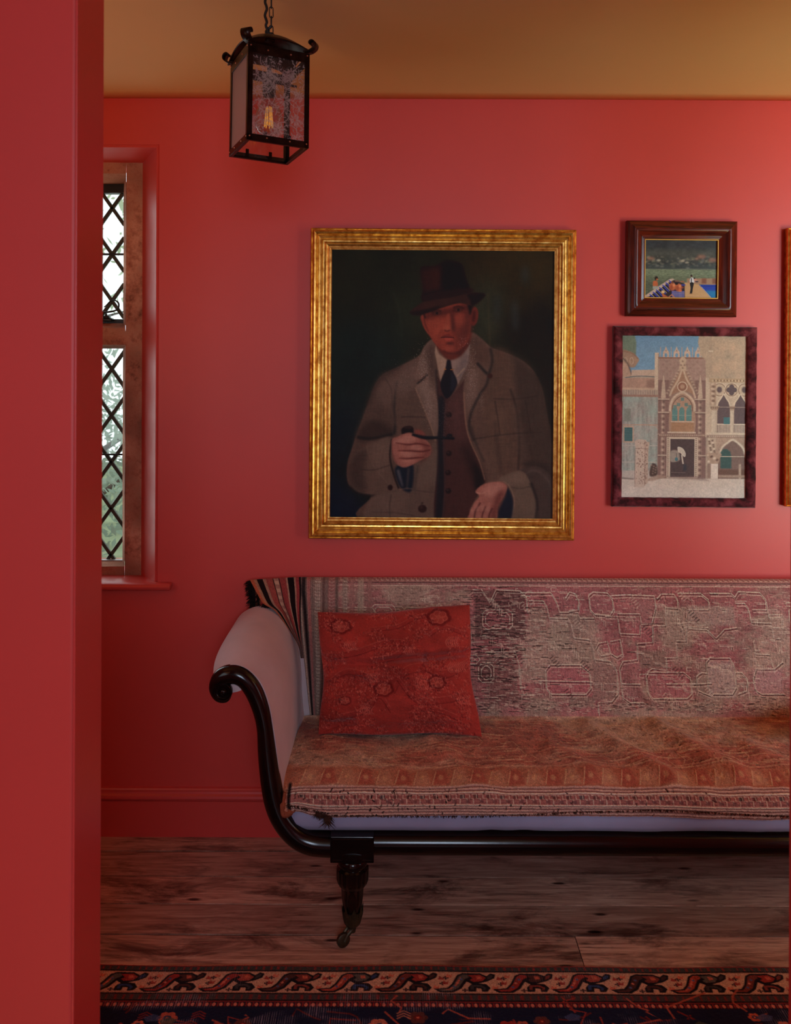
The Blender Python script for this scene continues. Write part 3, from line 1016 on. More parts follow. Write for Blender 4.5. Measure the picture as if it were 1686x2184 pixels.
    for pts in (((566, 1312), (640, 1322), (700, 1316), (770, 1330)), ((580, 1358), (650, 1358), (720, 1362), (772, 1352)), ((586, 1402), (640, 1404), (700, 1398), (738, 1396))):
        k.line(pts, [4, 9, 9, 6], (84, 38, 34), 3, .9)
    k.line([(548, 1300), (552, 1380), (575, 1434)], 5, (104, 58, 50), 3, .7)
    k.line([(664, 1262), (740, 1280), (820, 1280), (914, 1284)], [14, 20, 15, 14], (16, 15, 20), 2)
    k.line([(700, 1270), (760, 1277), (860, 1279)], 4, (50, 52, 60), 2, .6)
    k.ell(884, 1268, 18, 12, (24, 20, 24), 3)
    # buttons
    k.ell(728, 1698, 25, 23, (42, 24, 21), 3)
    k.ell(722, 1690, 10, 8, (78, 52, 44), 4, .6)
    k.line([(722, 1672), (730, 1660)], 6, (34, 22, 20), 2, .9, False)
    k.ell(538, 1575, 15, 17, (40, 22, 20), 3)
    # canvas grain, brush texture, whitish highlight specks painted into the colour
    g = np.random.default_rng(3)
    br = vnoise(H, W, 3, 14, 2, .5, 8) + vnoise(H, W, 14, 3, 2, .5, 9)
    k.mul(0.90 + 0.20 * (br / 2) + 0.12 * (n2 - .5) + g.normal(0, 0.035, (H, W)))
    k.speck(730, 870, 45, 120, 500, (190, 176, 166), 1, .6, 1)
    k.speck(1010, 900, 40, 180, 420, (190, 176, 166), 1, .55, 2)
    k.speck(760, 1090, 50, 120, 420, (184, 172, 164), 1, .5, 3)
    k.speck(600, 960, 110, 110, 420, (160, 148, 140), 1, .4, 4)
    k.speck(960, 715, 30, 40, 60, (200, 160, 150), 1, .6, 5)
    k.speck(860, 1180, 40, 140, 260, (140, 120, 124), 1, .45, 6)
    k.speck(1075, 1070, 20, 60, 120, (160, 148, 140), 1, .5, 7)
    return k


# ------------------------------------------------------------------ colour photograph: bathers on a lakeside deck
def paint_lake():
    k = Canvas(372, 1330, 308, 1092, 0.30, (52, 54, 54))
    H, W = k.h, k.w
    k.rect(372, 308, 1330, 470, (50, 52, 55), 30)
    k.rect(372, 430, 1330, 560, (70, 70, 64), 40)
    n = vnoise(H, W, 18, 26, 4, .6, 21)
    k.mul(0.75 + 0.5 * n)
    g = np.random.default_rng(5)
    for i in range(150):
        x, y = 372 + g.random() * 958, 530 + g.random() * 150
        c = [(118, 112, 92), (84, 90, 74), (150, 140, 120), (70, 78, 82), (58, 64, 58)][g.integers(5)]
        k.ell(x, y, 8 + g.random() * 22, 6 + g.random() * 14, c, 5, .55)
    for x, y, rx, ry in ((455, 560, 50, 25), (1120, 530, 60, 28), (1270, 575, 60, 30), (1060, 560, 30, 16)):
        k.ell(x, y, rx, ry, (142, 96, 80), 12, .75)
    for x, y in ((555, 585), (600, 668), (870, 590), (940, 682), (930, 610), (540, 660)): k.ell(x, y, 26, 13, (182, 168, 148), 6, .7)
    k.rect(372, 640, 1330, 700, (58, 66, 66), 14, .6)
    k.line([(372, 704), (700, 706), (830, 700), (1000, 698), (1330, 702)], 8, (170, 164, 148), 3, .4)
    # water
    k.rect(372, 706, 1330, 1092, (98, 106, 84), 2)
    k.rect(372, 706, 1330, 790, (112, 122, 98), 14, .7)
    k.rect(372, 860, 900, 1092, (74, 80, 66), 40, .8)
    wv = vnoise(H, W, 2, 9, 3, .7, 22)
    j0 = int((706 - 308) * .3)
    k.im[j0:] *= (0.72 + 0.56 * wv[j0:])[..., None]
    # far terrace wall, pool, deck
    k.fill([(930, 826), (1330, 822), (1330, 915), (930, 895)], (150, 116, 92), 3, 1, False)
    for x in (1160, 1300): k.rect(x - 34, 822, x + 28, 895, (116, 70, 52), 5, .9)
    k.fill([(900, 880), (1090, 905), (1262, 1092), (850, 1092)], (180, 140, 98), 3, 1, False)
    k.fill([(1088, 910), (1330, 908), (1330, 1092), (1262, 1092)], (26, 52, 150), 2, 1, False)
    k.fill([(1175, 985), (1330, 990), (1330, 1092), (1262, 1092)], (22, 112, 160), 10, .9, False)
    k.line([(1100, 915), (1180, 1000), (1258, 1090)], 7, (190, 176, 160), 2, .8, False)
    k.line([(1110, 930), (1330, 925)], 10, (16, 32, 110), 4, .7, False)
    # parapet and striped loungers
    k.fill([(372, 1070), (520, 960), (700, 838), (745, 826), (770, 850), (560, 985), (420, 1092), (372, 1092)], (176, 152, 136), 3, 1, False)
    k.fill([(430, 1080), (680, 890), (760, 850), (900, 900), (905, 1092), (400, 1092)], (40, 30, 36), 3, 1, False)
    for i in range(7):
        x, y = 440 + i * 42, 1075 - i * 32
        k.line([(x, y - 30), (x + 85, y + 60)], 13, (52, 60, 168), 2, 1, False)
        k.line([(x + 14, y - 40), (x + 100, y + 48)], 7, (196, 184, 180), 2, .8, False)
    for i in range(5):
        y = 1000 + i * 20
        k.line([(730, y), (900, y + 2)], 10, (52, 60, 168), 2, 1, False)
        k.line([(735, y + 10), (900, y + 12)], 6, (200, 190, 180), 2, .8, False)
    for x, y, c in ((870, 870, (150, 96, 70)), (880, 915, (60, 60, 150)), (860, 950, (150, 60, 50)), (800, 862, (120, 84, 70))): k.ell(x, y, 34, 12, c, 3, .9)
    # sunbathers and the man in a shirt and tie
    skin, sk2 = (176, 92, 56), (132, 58, 34)
    k.fill([(482, 880), (500, 862), (535, 868), (548, 905), (540, 935), (486, 940)], skin, 3)
    k.ell(526, 828, 22, 26, (36, 24, 18), 3); k.ell(536, 844, 12, 14, skin, 3)
    k.rect(480, 935, 550, 975, (148, 146, 138), 4)
    for cx, cy in ((740, 940), (820, 950)):
        k.ell(cx, cy, 45, 55, skin, 5); k.ell(cx - 14, cy + 10, 18, 34, sk2, 8, .7); k.ell(cx + 20, cy - 20, 14, 20, (226, 150, 104), 6, .7)
    k.ell(740, 880, 16, 16, (110, 60, 38), 3); k.ell(796, 896, 20, 18, (30, 20, 16), 3); k.ell(845, 990, 22, 18, (190, 96, 58), 4)
    k.ell(616, 1012, 24, 22, (206, 170, 120), 3); k.fill([(604, 1030), (640, 1050), (690, 1085), (620, 1092)], skin, 3)
    k.line([(690, 1085), (735, 1045), (765, 1085)], 16, (196, 120, 80), 3, 1, False)
    k.fill([(968, 850), (985, 815), (1008, 815), (1028, 850), (1020, 890), (975, 888)], (196, 194, 200), 2)
    k.line([(990, 822), (988, 880)], 11, (30, 34, 50), 1.5, 1, False)
    k.ell(989, 792, 13, 16, (86, 52, 38), 2); k.ell(988, 783, 13, 8, (24, 18, 16), 2)
    k.fill([(972, 886), (1020, 886), (1010, 960), (1000, 1022), (972, 1024), (980, 960)], (22, 18, 18), 2)
    k.ell(985, 1030, 24, 5, (90, 60, 40), 3, .8); k.ell(962, 874, 9, 6, skin, 2)
    k.fill([(1020, 830), (1040, 825), (1075, 862), (1040, 880)], (180, 130, 110), 3); k.ell(1030, 822, 12, 11, (40, 28, 22), 2); k.ell(1060, 868, 22, 8, (30, 26, 40), 3)
    k.mul(0.94 + 0.12 * np.random.default_rng(6).random((H, W)))
    return k


# ------------------------------------------------------------------ old tinted print: a carved gateway beside an arcade
def paint_palace():
    k = Canvas(120, 1440, 126, 1848, 0.27, (176, 146, 122))
    H, W = k.h, k.w
    ink, cream, tan, mauve = (112, 78, 66), (202, 174, 146), (172, 132, 104), (112, 84, 80)
    k.rect(120, 126, 960, 520, (112, 146, 172), 2)
    k.rect(120, 126, 960, 260, (104, 138, 168), 40, .7)
    # dome and drum on the left
    k.fill([(120, 126), (255, 126), (272, 200), (270, 340), (120, 330)], (112, 122, 98), 3, 1, False)
    k.fill([(120, 290), (230, 310), (300, 380), (290, 415), (240, 470), (120, 420)], (168, 124, 96), 3)
    k.line([(120, 296), (225, 318), (296, 378)], 10, (146, 98, 74), 3, .9)
    for x in (160, 225): k.ring(x, 400, 18, 36, 6, (198, 164, 134), 2, .9)
    k.fill([(120, 400), (190, 440), (230, 560), (120, 570)], (186, 140, 112), 3, 1, False)
    k.line([(135, 370), (185, 430), (232, 550)], 14, (98, 74, 66), 3, .8, False)
    # left range: upper storey, balustrade and veined marble wall
    k.fill([(225, 496), (480, 490), (480, 570), (225, 560)], (194, 156, 130), 2, 1, False)
    k.line([(160, 578), (300, 560), (475, 566)], 10, (92, 96, 98), 2, .8)
    k.rect(120, 582, 480, 690, (180, 132, 108), 2)
    k.rect(385, 600, 475, 680, (138, 94, 80), 8, .6)
    k.rect(120, 684, 500, 706, (196, 152, 122), 2)
    for i in range(19): k.rect(126 + i * 18, 706, 136 + i * 18, 760, (196, 160, 132), 1); k.rect(136 + i * 18, 706, 144 + i * 18, 760, (120, 96, 92), 1, .8)
    k.rect(120, 758, 505, 780, (158, 108, 90), 3)
    k.rect(120, 780, 505, 1848, (158, 152, 138), 2)
    v = vnoise(H, W, 40, 6, 4, .6, 31)
    v2 = vnoise(H, W, 30, 30, 4, .6, 32)
    jj, ii = slice(int((780 - 126) * .27), int((1650 - 126) * .27)), slice(0, int((505 - 120) * .27))
    k.im[jj, ii] *= (0.84 + 0.32 * v[jj, ii])[..., None]
    k.im[jj, ii] += ((v2[jj, ii] - .5) * 60)[..., None] * np.array((-.6, .25, .2))
    for y in (1070, 1290, 1465): k.rect(120, y, 505, y + 10, (190, 140, 112) if y < 1100 else (186, 168, 150), 2, .9)
    k.line([(410, 1080), (480, 1085), (512, 1130)], 8, (186, 140, 116), 2, .8)
    k.rect(150, 905, 220, 1040, (124, 122, 106), 5, .8)
    k.rect(142, 1085, 256, 1265, (186, 150, 124), 2)
    k.rect(156, 1104, 240, 1250, (58, 92, 92), 2)
    for i in range(8): k.line([(156, 1110 + i * 18), (240, 1110 + i * 18)], 3, (112, 140, 130), .5, .7, False)
    for i in range(6): k.line([(162 + i * 15, 1104), (162 + i * 15, 1250)], 3, (112, 140, 130), .5, .6, False)
    # central bay
    k.rect(468, 310, 512, 700, (206, 172, 142), 2)
    k.line([(505, 320), (508, 700)], 6, (130, 92, 78), 2, .7, False)
    k.rect(512, 362, 1005, 600, (166, 126, 110), 2)
    for i in range(12):
        for j in range(6):
            if (i + j) % 2: k.fill([(540 + i * 40, 400 + j * 36), (556 + i * 40, 386 + j * 36), (572 + i * 40, 400 + j * 36), (556 + i * 40, 414 + j * 36)], (148, 104, 94), 3, .5, False)
    k.rect(505, 356, 1005, 374, (150, 104, 86), 2)
    for i in range(4):
        x = 585 + i * 112
        k.fill([(x - 34, 356), (x - 30, 300), (x - 14, 280), (x, 240), (x + 14, 280), (x + 30, 300), (x + 34, 356)], (200, 162, 138), 2, 1, False)
        k.ell(x, 336, 15, 22, (112, 146, 172), 2)
        k.ell(x, 288, 7, 9, (150, 120, 110), 1, .8)
        k.line([(x - 57, 250), (x - 57, 356)], 8, (190, 150, 126), 1, .9, False)
    k.rect(505, 600, 1010, 1640, (150, 112, 96), 2)
    for x0, x1 in ((512, 620), (895, 1010)):
        k.rect(x0, 600, x1, 1640, (136, 96, 86), 3)
        xm = (x0 + x1) / 2
        k.line([(xm - 5, 620), (xm - 5, 1620)], 44, (166, 126, 106), 5, .8, False)
        for i in range(28): k.ell(xm - 5 + (i % 2) * 14 - 7, 800 + i * 30, 12, 14, (104, 72, 66) if i % 2 else (204, 170, 142), 3, .75)
        k.fill([(xm - 30, 790), (xm - 12, 580), (xm - 5, 540), (xm + 4, 580), (xm + 22, 790)], (192, 156, 130), 2, 1, False)
        for y in (795, 935, 1165, 1390): k.rect(x0 - 5, y, x1 + 5, y + 14, (198, 164, 138), 2, .9); k.rect(x0 - 5, y + 14, x1 + 5, y + 24, (98, 68, 62), 3, .7)
    # ogee gable with crockets
    k.fill([(625, 760), (660, 660), (735, 500), (762, 480), (790, 500), (845, 620), (880, 720), (900, 790), (860, 740), (760, 715), (680, 740)], (168, 118, 90), 3)
    k.line([(628, 770), (655, 700), (715, 600), (758, 470)], 18, (206, 172, 142), 4, .9)
    k.line([(898, 790), (870, 700), (805, 590), (765, 470)], 18, (206, 172, 142), 4, .9)
    for t in np.linspace(0, 1, 9):
        for sgn in (-1, 1):
            x, y = 762 + sgn * (20 + 120 * t), 500 + 240 * t
            k.ell(x + sgn * 22, y, 13, 11, (198, 162, 132), 3, .9); k.ell(x + sgn * 24, y + 8, 8, 6, (104, 72, 64), 3, .7)
    k.fill([(728, 490), (735, 420), (725, 390), (765, 345), (800, 390), (792, 420), (798, 490)], (196, 158, 128), 3)
    for x, y in ((745, 440), (780, 440), (762, 400), (762, 470)): k.ell(x, y, 8, 9, (104, 70, 60), 3, .7)
    k.ell(760, 668, 52, 52, (152, 98, 76), 3); k.ring(760, 668, 50, 50, 10, (208, 174, 144), 2); k.ell(760, 668, 24, 22, (196, 150, 118), 4, .8)
    # traceried window
    k.fill([(640, 1160), (640, 850), (680, 780), (762, 735), (840, 780), (884, 850), (884, 1160)], (176, 132, 106), 2)
    k.line([(632, 930), (640, 850), (680, 775), (762, 728), (842, 775), (888, 850), (892, 930)], 22, (204, 170, 142), 3)
    k.line([(655, 930), (662, 860), (700, 800), (762, 765), (826, 800), (862, 860), (868, 930)], 8, (98, 66, 58), 2, .8)
    for x, y in ((762, 800), (722, 858), (802, 858), (685, 880), (840, 880)):
        for a in range(4): k.ell(x + 12 * math.cos(a * PI / 2 + .78), y + 12 * math.sin(a * PI / 2 + .78), 10, 10, (94, 126, 118), 2, .9)
    for x in (683, 757, 832):
        k.rect(x - 28, 915, x + 28, 1030, (92, 132, 126), 2); k.rect(x - 28, 968, x + 28, 974, (150, 160, 146), 1, .8)
        k.fill([(x - 28, 920), (x - 20, 895), (x, 880), (x + 20, 895), (x + 28, 920)], (98, 130, 122), 2, 1, False)
    k.rect(642, 1032, 884, 1044, (204, 168, 138), 2)
    k.rect(645, 1048, 884, 1145, (176, 124, 88), 4)
    k.rect(606, 1145, 905, 1160, (206, 174, 146), 2)
    k.rect(515, 1165, 1010, 1200, (140, 100, 86), 3)
    for i in range(24): k.ell(530 + i * 20, 1182, 8, 8, (196, 162, 134), 2, .8)
    # doorway
    k.rect(600, 1200, 930, 1640, (200, 170, 142), 2)
    for i in range(20):
        for x in (615, 910): k.ell(x, 1215 + i * 21, 7, 7, (128, 96, 82), 2, .8)
    k.rect(640, 1222, 892, 1625, (86, 64, 62), 2)
    k.fill([(645, 1352), (720, 1346), (738, 1400), (735, 1450), (645, 1462)], (154, 134, 118), 3)
    k.fill([(718, 1305), (770, 1320), (800, 1370), (796, 1410), (770, 1400), (745, 1370), (722, 1360)], (206, 184, 160), 2)
    k.line([(760, 1390), (768, 1440), (776, 1486)], 16, (196, 174, 152), 2, 1)
    k.ell(704, 1436, 16, 20, (72, 112, 118), 2); k.line([(704, 1370), (704, 1415)], 4, (60, 60, 60), 1, 1, False)
    k.rect(776, 1490, 810, 1560, (58, 58, 66), 6, .8)
    k.line([(650, 1575), (800, 1578)], 5, (150, 120, 106), 2, .6, False)
    # plain upper wall and arcade on the right
    k.fill([(930, 126), (1440, 126), (1440, 575), (1010, 575), (1000, 380), (950, 340), (920, 200)], (182, 148, 120), 3, 1, False)
    jj, ii = slice(0, int((575 - 126) * .27)), slice(int((1060 - 120) * .27), W)
    k.im[jj, ii] += ((v2[jj, ii] - .5) * 40)[..., None] * np.array((.9, .3, 0.1))
    for i in range(26): k.line([(1044, 130 + i * 16), (1064, 138 + i * 16)], 5, (120, 86, 68), 1.5, .8, False)
    k.line([(1054, 126), (1054, 550)], 8, (206, 176, 148), 4, .6, False)
    k.rect(1030, 280, 1080, 296, (206, 176, 150), 2)
    k.rect(1005, 575, 1440, 1200, (196, 164, 136), 2)
    k.rect(1040, 575, 1440, 620, (182, 144, 110), 2)
    for i in range(22): k.ell(1080 + i * 17, 600, 7, 10, (132, 96, 76) if i % 2 else (210, 176, 140), 2, .8)
    for cx in (1150, 1278, 1412):
        k.ell(cx, 698, 66, 68, (198, 166, 136), 2)
        k.ring(cx, 698, 62, 64, 8, (142, 104, 84), 2, .8); k.ring(cx, 698, 74, 76, 6, (216, 188, 158), 2, .8)
        if cx == 1278:
            for a in range(4): k.ell(cx + 30 * math.cos(a * PI / 2), 698 + 32 * math.sin(a * PI / 2), 26, 26, (98, 76, 78), 2)
            k.ell(cx, 698, 18, 18, (98, 76, 78), 1)
        else: k.ell(cx, 696, 28, 32, (104, 80, 80), 3)
    for x0, x1 in ((1128, 1262), (1305, 1440)):
        xm = (x0 + x1) / 2
        k.fill([(x0, 1200), (x0, 890), (x0 + 18, 830), (xm - 22, 790), (xm, 752), (xm + 22, 790), (x1 - 18, 830), (x1, 890), (x1, 1200)], (104, 80, 80), 2, 1, False)
        k.line([(x0 - 4, 880), (x0 + 8, 830), (xm - 30, 790), (xm, 742), (xm + 30, 790), (x1 - 8, 830), (x1 + 4, 880)], 10, (216, 188, 158), 2, .9)
        k.line([(x0, 880), (x1, 880)], 5, (196, 168, 144), 1, .8, False)
        k.rect(x0, 1062, x1, 1150, (112, 86, 82), 1)
        for i in range(8): k.rect(x0 + 8 + i * 16, 1066, x0 + 18 + i * 16, 1148, (202, 174, 148), 1)
        k.rect(x0 - 10, 1056, x1 + 6, 1068, (208, 180, 154), 1)
    k.rect(1196, 988, 1262, 1060, (74, 116, 118), 2)
    for x, w in ((1100, 56), (1286, 34)):
        k.rect(x - w / 2, 905, x + w / 2, 1160, (206, 178, 150), 2); k.rect(x + w / 4, 905, x + w / 2, 1160, (172, 140, 116), 6, .7)
        k.fill([(x - w * .9, 868), (x + w * .9, 868), (x + w * .6, 915), (x - w * .6, 915)], (182, 146, 118), 2, 1, False)
        for i in range(4): k.ell(x - w * .6 + i * w * .4, 888, 7, 12, (118, 84, 70), 3, .8)
    k.rect(1048, 620, 1115, 860, (178, 140, 114), 3)
    for i in range(9): k.ell(1078 + (i % 2) * 10, 640 + i * 25, 18, 14, (112, 80, 68) if i % 2 else (212, 180, 150), 5, .7)
    k.rect(1020, 1150, 1440, 1180, (206, 178, 150), 2); k.rect(1020, 1178, 1440, 1205, (150, 114, 96), 4)
    for i in range(20): k.ell(1050 + i * 20, 1190, 8, 7, (212, 184, 156), 2, .7)
    k.rect(1115, 1205, 1440, 1640, (176, 140, 116), 2)
    for j in range(9): k.line([(1118, 1240 + j * 45), (1440, 1240 + j * 45)], 4, (150, 112, 96), 2, .5, False)
    k.fill([(1142, 1640), (1142, 1400), (1180, 1310), (1240, 1260), (1292, 1235), (1350, 1265), (1400, 1320), (1430, 1400), (1430, 1640)], (128, 96, 84), 2, 1, False)
    k.line([(1150, 1420), (1182, 1312), (1240, 1258), (1292, 1226), (1352, 1260), (1405, 1320), (1436, 1420)], 20, (214, 188, 160), 3)
    k.fill([(1168, 1530), (1168, 1360), (1195, 1325), (1235, 1325), (1268, 1350), (1282, 1400), (1282, 1530)], (62, 88, 82), 3, 1, False)
    k.line([(1150, 1404), (1430, 1404)], 7, (206, 180, 152), 1, .9, False)
    k.rect(1145, 1540, 1430, 1600, (110, 72, 56), 8, .8)
    k.rect(1360, 1480, 1385, 1640, (182, 150, 126), 3); k.rect(1145, 1600, 1430, 1625, (168, 134, 110), 3)
    k.rect(1030, 1205, 1120, 1370, (192, 160, 132), 4)
    for i in range(14): k.ell(1045 + (i * 37) % 70, 1225 + i * 11, 12, 10, (104, 74, 62) if i % 3 else (224, 198, 170), 4, .8)
    k.fill([(1022, 1372), (1170, 1372), (1160, 1420), (1140, 1480), (1060, 1480), (1030, 1420)], (176, 140, 114), 3)
    for i in range(16): k.ell(1035 + (i * 31) % 120, 1392 + (i * 17) % 70, 10, 9, (116, 82, 68) if i % 2 else (216, 188, 160), 3, .8)
    k.rect(1064, 1480, 1142, 1640, (214, 188, 166), 2); k.rect(1030, 1480, 1066, 1640, (142, 108, 92), 5, .8)
    # statue pillars and paving
    k.rect(120, 1640, 1440, 1848, (206, 180, 158), 3)
    k.rect(120, 1560, 500, 1645, (186, 164, 146), 3)
    k.line([(120, 1640), (260, 1650)], 12, (104, 84, 76), 3, .8, False)
    k.fill([(500, 1625), (940, 1620), (1010, 1640), (1060, 1665), (900, 1650)], (142, 108, 96), 6, .7)
    k.fill([(268, 1738), (276, 1330), (262, 1250), (300, 1228), (388, 1235), (376, 1330), (372, 1738)], (198, 164, 140), 2, 1, False)
    k.fill([(376, 1330), (380, 1250), (422, 1258), (410, 1330), (404, 1690), (372, 1720)], (188, 152, 128), 2, 1, False)
    for i in range(80):
        g = np.random.default_rng(i); k.ell(285 + g.random() * 118, 1260 + g.random() * 440, 3 + g.random() * 4, 4 + g.random() * 6, (132, 92, 78), 1.5, .75)
    k.line([(272, 1325), (410, 1330)], 5, (126, 88, 74), 1.5, .9, False); k.line([(374, 1240), (372, 1720)], 5, (132, 92, 76), 1.5, .8, False); k.line([(268, 1330), (270, 1738)], 5, (132, 92, 76), 1.5, .8, False)
    k.fill([(425, 1612), (440, 1500), (465, 1480), (500, 1510), (500, 1610)], (86, 62, 54), 4)
    for i in range(8): k.ell(445 + (i * 23) % 50, 1500 + i * 13, 9, 7, (176, 138, 112), 3, .8)
    k.fill([(415, 1640), (520, 1605), (600, 1620), (520, 1650), (415, 1670)], (170, 132, 108), 3, .8)
    k.rect(120, 1740, 1440, 1848, (210, 186, 166), 40, .8)
    # ink grain and foxing
    g = np.random.default_rng(9)
    k.mul(0.90 + 0.14 * vnoise(H, W, 3, 3, 2, .5, 33) + 0.10 * (v2 - .5) + g.normal(0, .015, (H, W)))
    l = k.im.mean(2, keepdims=True)
    k.im = l + (k.im - l) * .82
    return k


def gilt_mat():
    t = NT('worn gilding')
    v = t.mapping()
    a = t.noise(t.mapping((14, 14, 14)), 4, 6, .6)
    c = t.ramp(a, [(0.24, rgb(150, 86, 38)), (0.40, rgb(208, 150, 68)), (0.60, rgb(242, 198, 106)), (0.8, rgb(255, 226, 146))])
    t.bump(t.noise(v, 60, 5, .6), 0.2, 0.002)
    return t.set(0.28, 0.5, 0.85, c)


def rosewood_mat(name, axis):
    t = NT(name)
    sc = (1.2, 20, 20) if axis == 'x' else (20, 20, 1.2)
    v = t.mapping(sc)
    n = t.noise(v, 5, 7, .6, 1.2)
    c = t.ramp(n, [(0.3, rgb(34, 10, 7)), (0.5, rgb(78, 26, 16)), (0.62, rgb(104, 36, 20)), (0.8, rgb(60, 18, 12))])
    t.bump(n, 0.05, 0.001)
    return t.set(0.22, 0.5, color=c)


def velvet_mat():
    t = NT('crushed burgundy velvet')
    v = t.mapping()
    n = t.noise(v, 22, 4, .6, .3)
    c = t.ramp(n, [(0.40, rgb(44, 8, 14)), (0.52, rgb(92, 30, 38)), (0.65, rgb(130, 58, 66))])
    t.bump(t.noise(v, 900, 2), .5, .001)
    return t.set(0.8, 0.2, color=c, sheen=.35)


M_gilt = gilt_mat()
M_oil = paint_mat('oil paint under old varnish', 0.5, 0.12, 0.22, 700)
M_photo = paint_mat('glossy colour photograph', 0.35, 0.2)
M_print = paint_mat('old tinted print', 0.65, 0.2)
M_slip = plain_mat('gold slip', rgb(226, 176, 84), 0.4, 0.5, 0.4, 0.08)
M_brown = plain_mat('brown backing paper', rgb(90, 62, 44), 0.9, 0.1)
M_velvet = velvet_mat()
YW = YB - 0.002
GAIN = np.array((1.25, 1.35, 1.45))


def picture(name, label, corners_px, y_front, group=None):
    ax = frame_axes([P(x, y, y_front) for x, y in corners_px])
    e = empty(name, (ax[0].x, YW, ax[0].z), label, 'picture', group)
    return e, ax


def gilt_profile(sc, th):
    pr = [(0, 0), (0, .62), (.015, .70), (.05, .74), (.07, .70), (.085, .72), (.13, .92), (.20, 1.0), (.27, .93), (.30, .84), (.325, .80), (.35, .83), (.37, .80), (.40, .68), (.47, .62), (.53, .66), (.56, .74), (.60, .80), (.66, .78), (.70, .68), (.72, .64), (.75, .66), (.80, .62), (.86, .52), (.92, .50), (.95, .46), (1.0, .44), (1.0, .22)]
    return [(a * sc, b * th) for a, b in pr]


# large gilt-framed portrait
e, ax = picture('portrait_painting', 'large gilt framed oil portrait of a man in a hat and overcoat holding a pipe', [(663, 486.5), (1231, 488.5), (1223, 1153), (656, 1150)], YW - 0.03)
fw = 0.067
bm = frame_mesh(ax, gilt_profile(fw, 0.040), YW, 120)
for v in bm.verts:                                # hand-carved ripple along the mouldings
    v.co.y -= 0.0008 * mnoise.noise(Vector((v.co.x * 22, v.co.z * 22, 3)))
obj('gilt_frame', bm, M_gilt, e, smooth=0.5)
k = paint_portrait()
canvas_sheet('canvas', ax, fw - 0.003, YW - 0.012, k, M_oil, e, np.array((1.10, .98, .98)))
bm = bmesh.new(); bx(bm, ax[0].x - ax[3] / 2 + .03, ax[0].x + ax[3] / 2 - .03, YW - .008, YW - .001, ax[0].z - ax[4] / 2 + .03, ax[0].z + ax[4] / 2 - .03); obj('backing_board', bm, M_brown, e)

# small photograph in a dark wooden frame
e, ax = picture('lake_photograph', 'small photograph of bathers by a lake in a wide dark wooden frame', [(1338, 470), (1574, 471.5), (1570, 675), (1335, 675)], YW - 0.025)
pr = [(0, 0), (0, .020), (.003, .024), (.012, .027), (.020, .033), (.028, .0345), (.036, .031), (.044, .023), (.048, .0205), (.052, .021), (.0575, .0185), (.058, .016)]
bm = frame_mesh(ax, pr, YW, 30)
o = obj('wooden_frame', bm, rosewood_mat('dark figured rosewood, level grain', 'x'), e, smooth=0.7)
o.data.materials.append(rosewood_mat('dark figured rosewood, upright grain', 'z'))
n4 = len(o.data.polygons) // 4
o.data.polygons.foreach_set('material_index', np.repeat(np.array([0, 1, 0, 1], dtype=np.int32), n4))
pr = [(.0575, .010), (.0575, .0175), (.0582, .0185), (.0600, .0185), (.0606, .0175), (.0606, .010)]
obj('gold_slip', frame_mesh(ax, pr, YW, 4), M_slip, e, label='thin gold slip')
k = paint_lake()
canvas_sheet('photograph', ax, .0600, YW - 0.012, k, M_photo, e, GAIN)

# tinted print in a crushed velvet frame
e, ax = picture('palace_print', 'old tinted print of a carved stone gateway in a crushed burgundy velvet frame', [(1311, 696), (1615, 697), (1611.5, 1083), (1303, 1082)], YW - 0.022)
pr = [(0, 0), (0, .016), (.002, .022), (.006, .025), (.012, .026), (.020, .024), (.028, .020), (.0300, .017), (.0300, .010)]
bm = frame_mesh(ax, pr, YW, 60)
for v in bm.verts:
    v.co += Vector((mnoise.noise(v.co * 60), mnoise.noise(v.co * 60 + Vector((9, 0, 0))), mnoise.noise(v.co * 60 + Vector((0, 9, 0))))) * 0.0011
    v.co.y = min(v.co.y, YW - 0.0002)
obj('velvet_frame', bm, M_velvet, e, smooth=3.2)
k = paint_palace()
canvas_sheet('print', ax, .0285, YW - 0.011, k, M_print, e, np.array((1.18, 1.30, 1.42)))

# gilt frame at the right edge of the view
x0, z1, z0 = P(1679, 487, YW - .02).x, P(1679, 487, YW - .02).z, P(1672, 1081, YW - .02).z
cs = [Vector((x0, 0, z1)), Vector((x0 + .62, 0, z1)), Vector((x0 + .62, 0, z0)), Vector((x0, 0, z0))]
for c_ in cs: c_.x -= 0.006 if c_.z == z0 else -0.001
ax = frame_axes(cs)
e = empty('gilt_framed_picture', (ax[0].x, YW, ax[0].z), 'pale gilt framed picture hung beside the print, only its near edge showing', 'picture')
obj('gilt_frame', frame_mesh(ax, gilt_profile(.05, .034), YW, 60), M_gilt, e, smooth=0.5)
k = Canvas(0, 100, 0, 110, 1, (70, 64, 52)); k.mul(.7 + .6 * vnoise(110, 100, 20, 20, 4, .6, 40))
canvas_sheet('canvas', ax, .048, YW - .01, k, M_oil, e, GAIN)
# ------------------------------------------------------------------ the scroll-arm sofa
M_dark = None


def mahogany():
    t = NT('polished dark mahogany')
    v = t.mapping((3, 14, 14))
    n = t.noise(v, 4, 6, .6, .8)
    c = t.ramp(n, [(0.3, (0.004, 0.0022, 0.002)), (0.7, (0.013, 0.0045, 0.0035))])
    t.bump(t.noise(t.mapping(), 40, 4), .05, .002)
    return t.set(0.17, 0.4, color=c)


def linen(name, col):
    t = NT(name)
    v = t.mapping()
    c = t.ramp(t.noise(v, 9, 4), [(0.3, tuple(x * .93 for x in col[:3])), (0.7, tuple(min(1, x * 1.06) for x in col[:3]))])
    t.bump(t.noise(v, 700, 3), .25, .0008)
    return t.set(0.85, 0.2, color=c, sheen=.2)


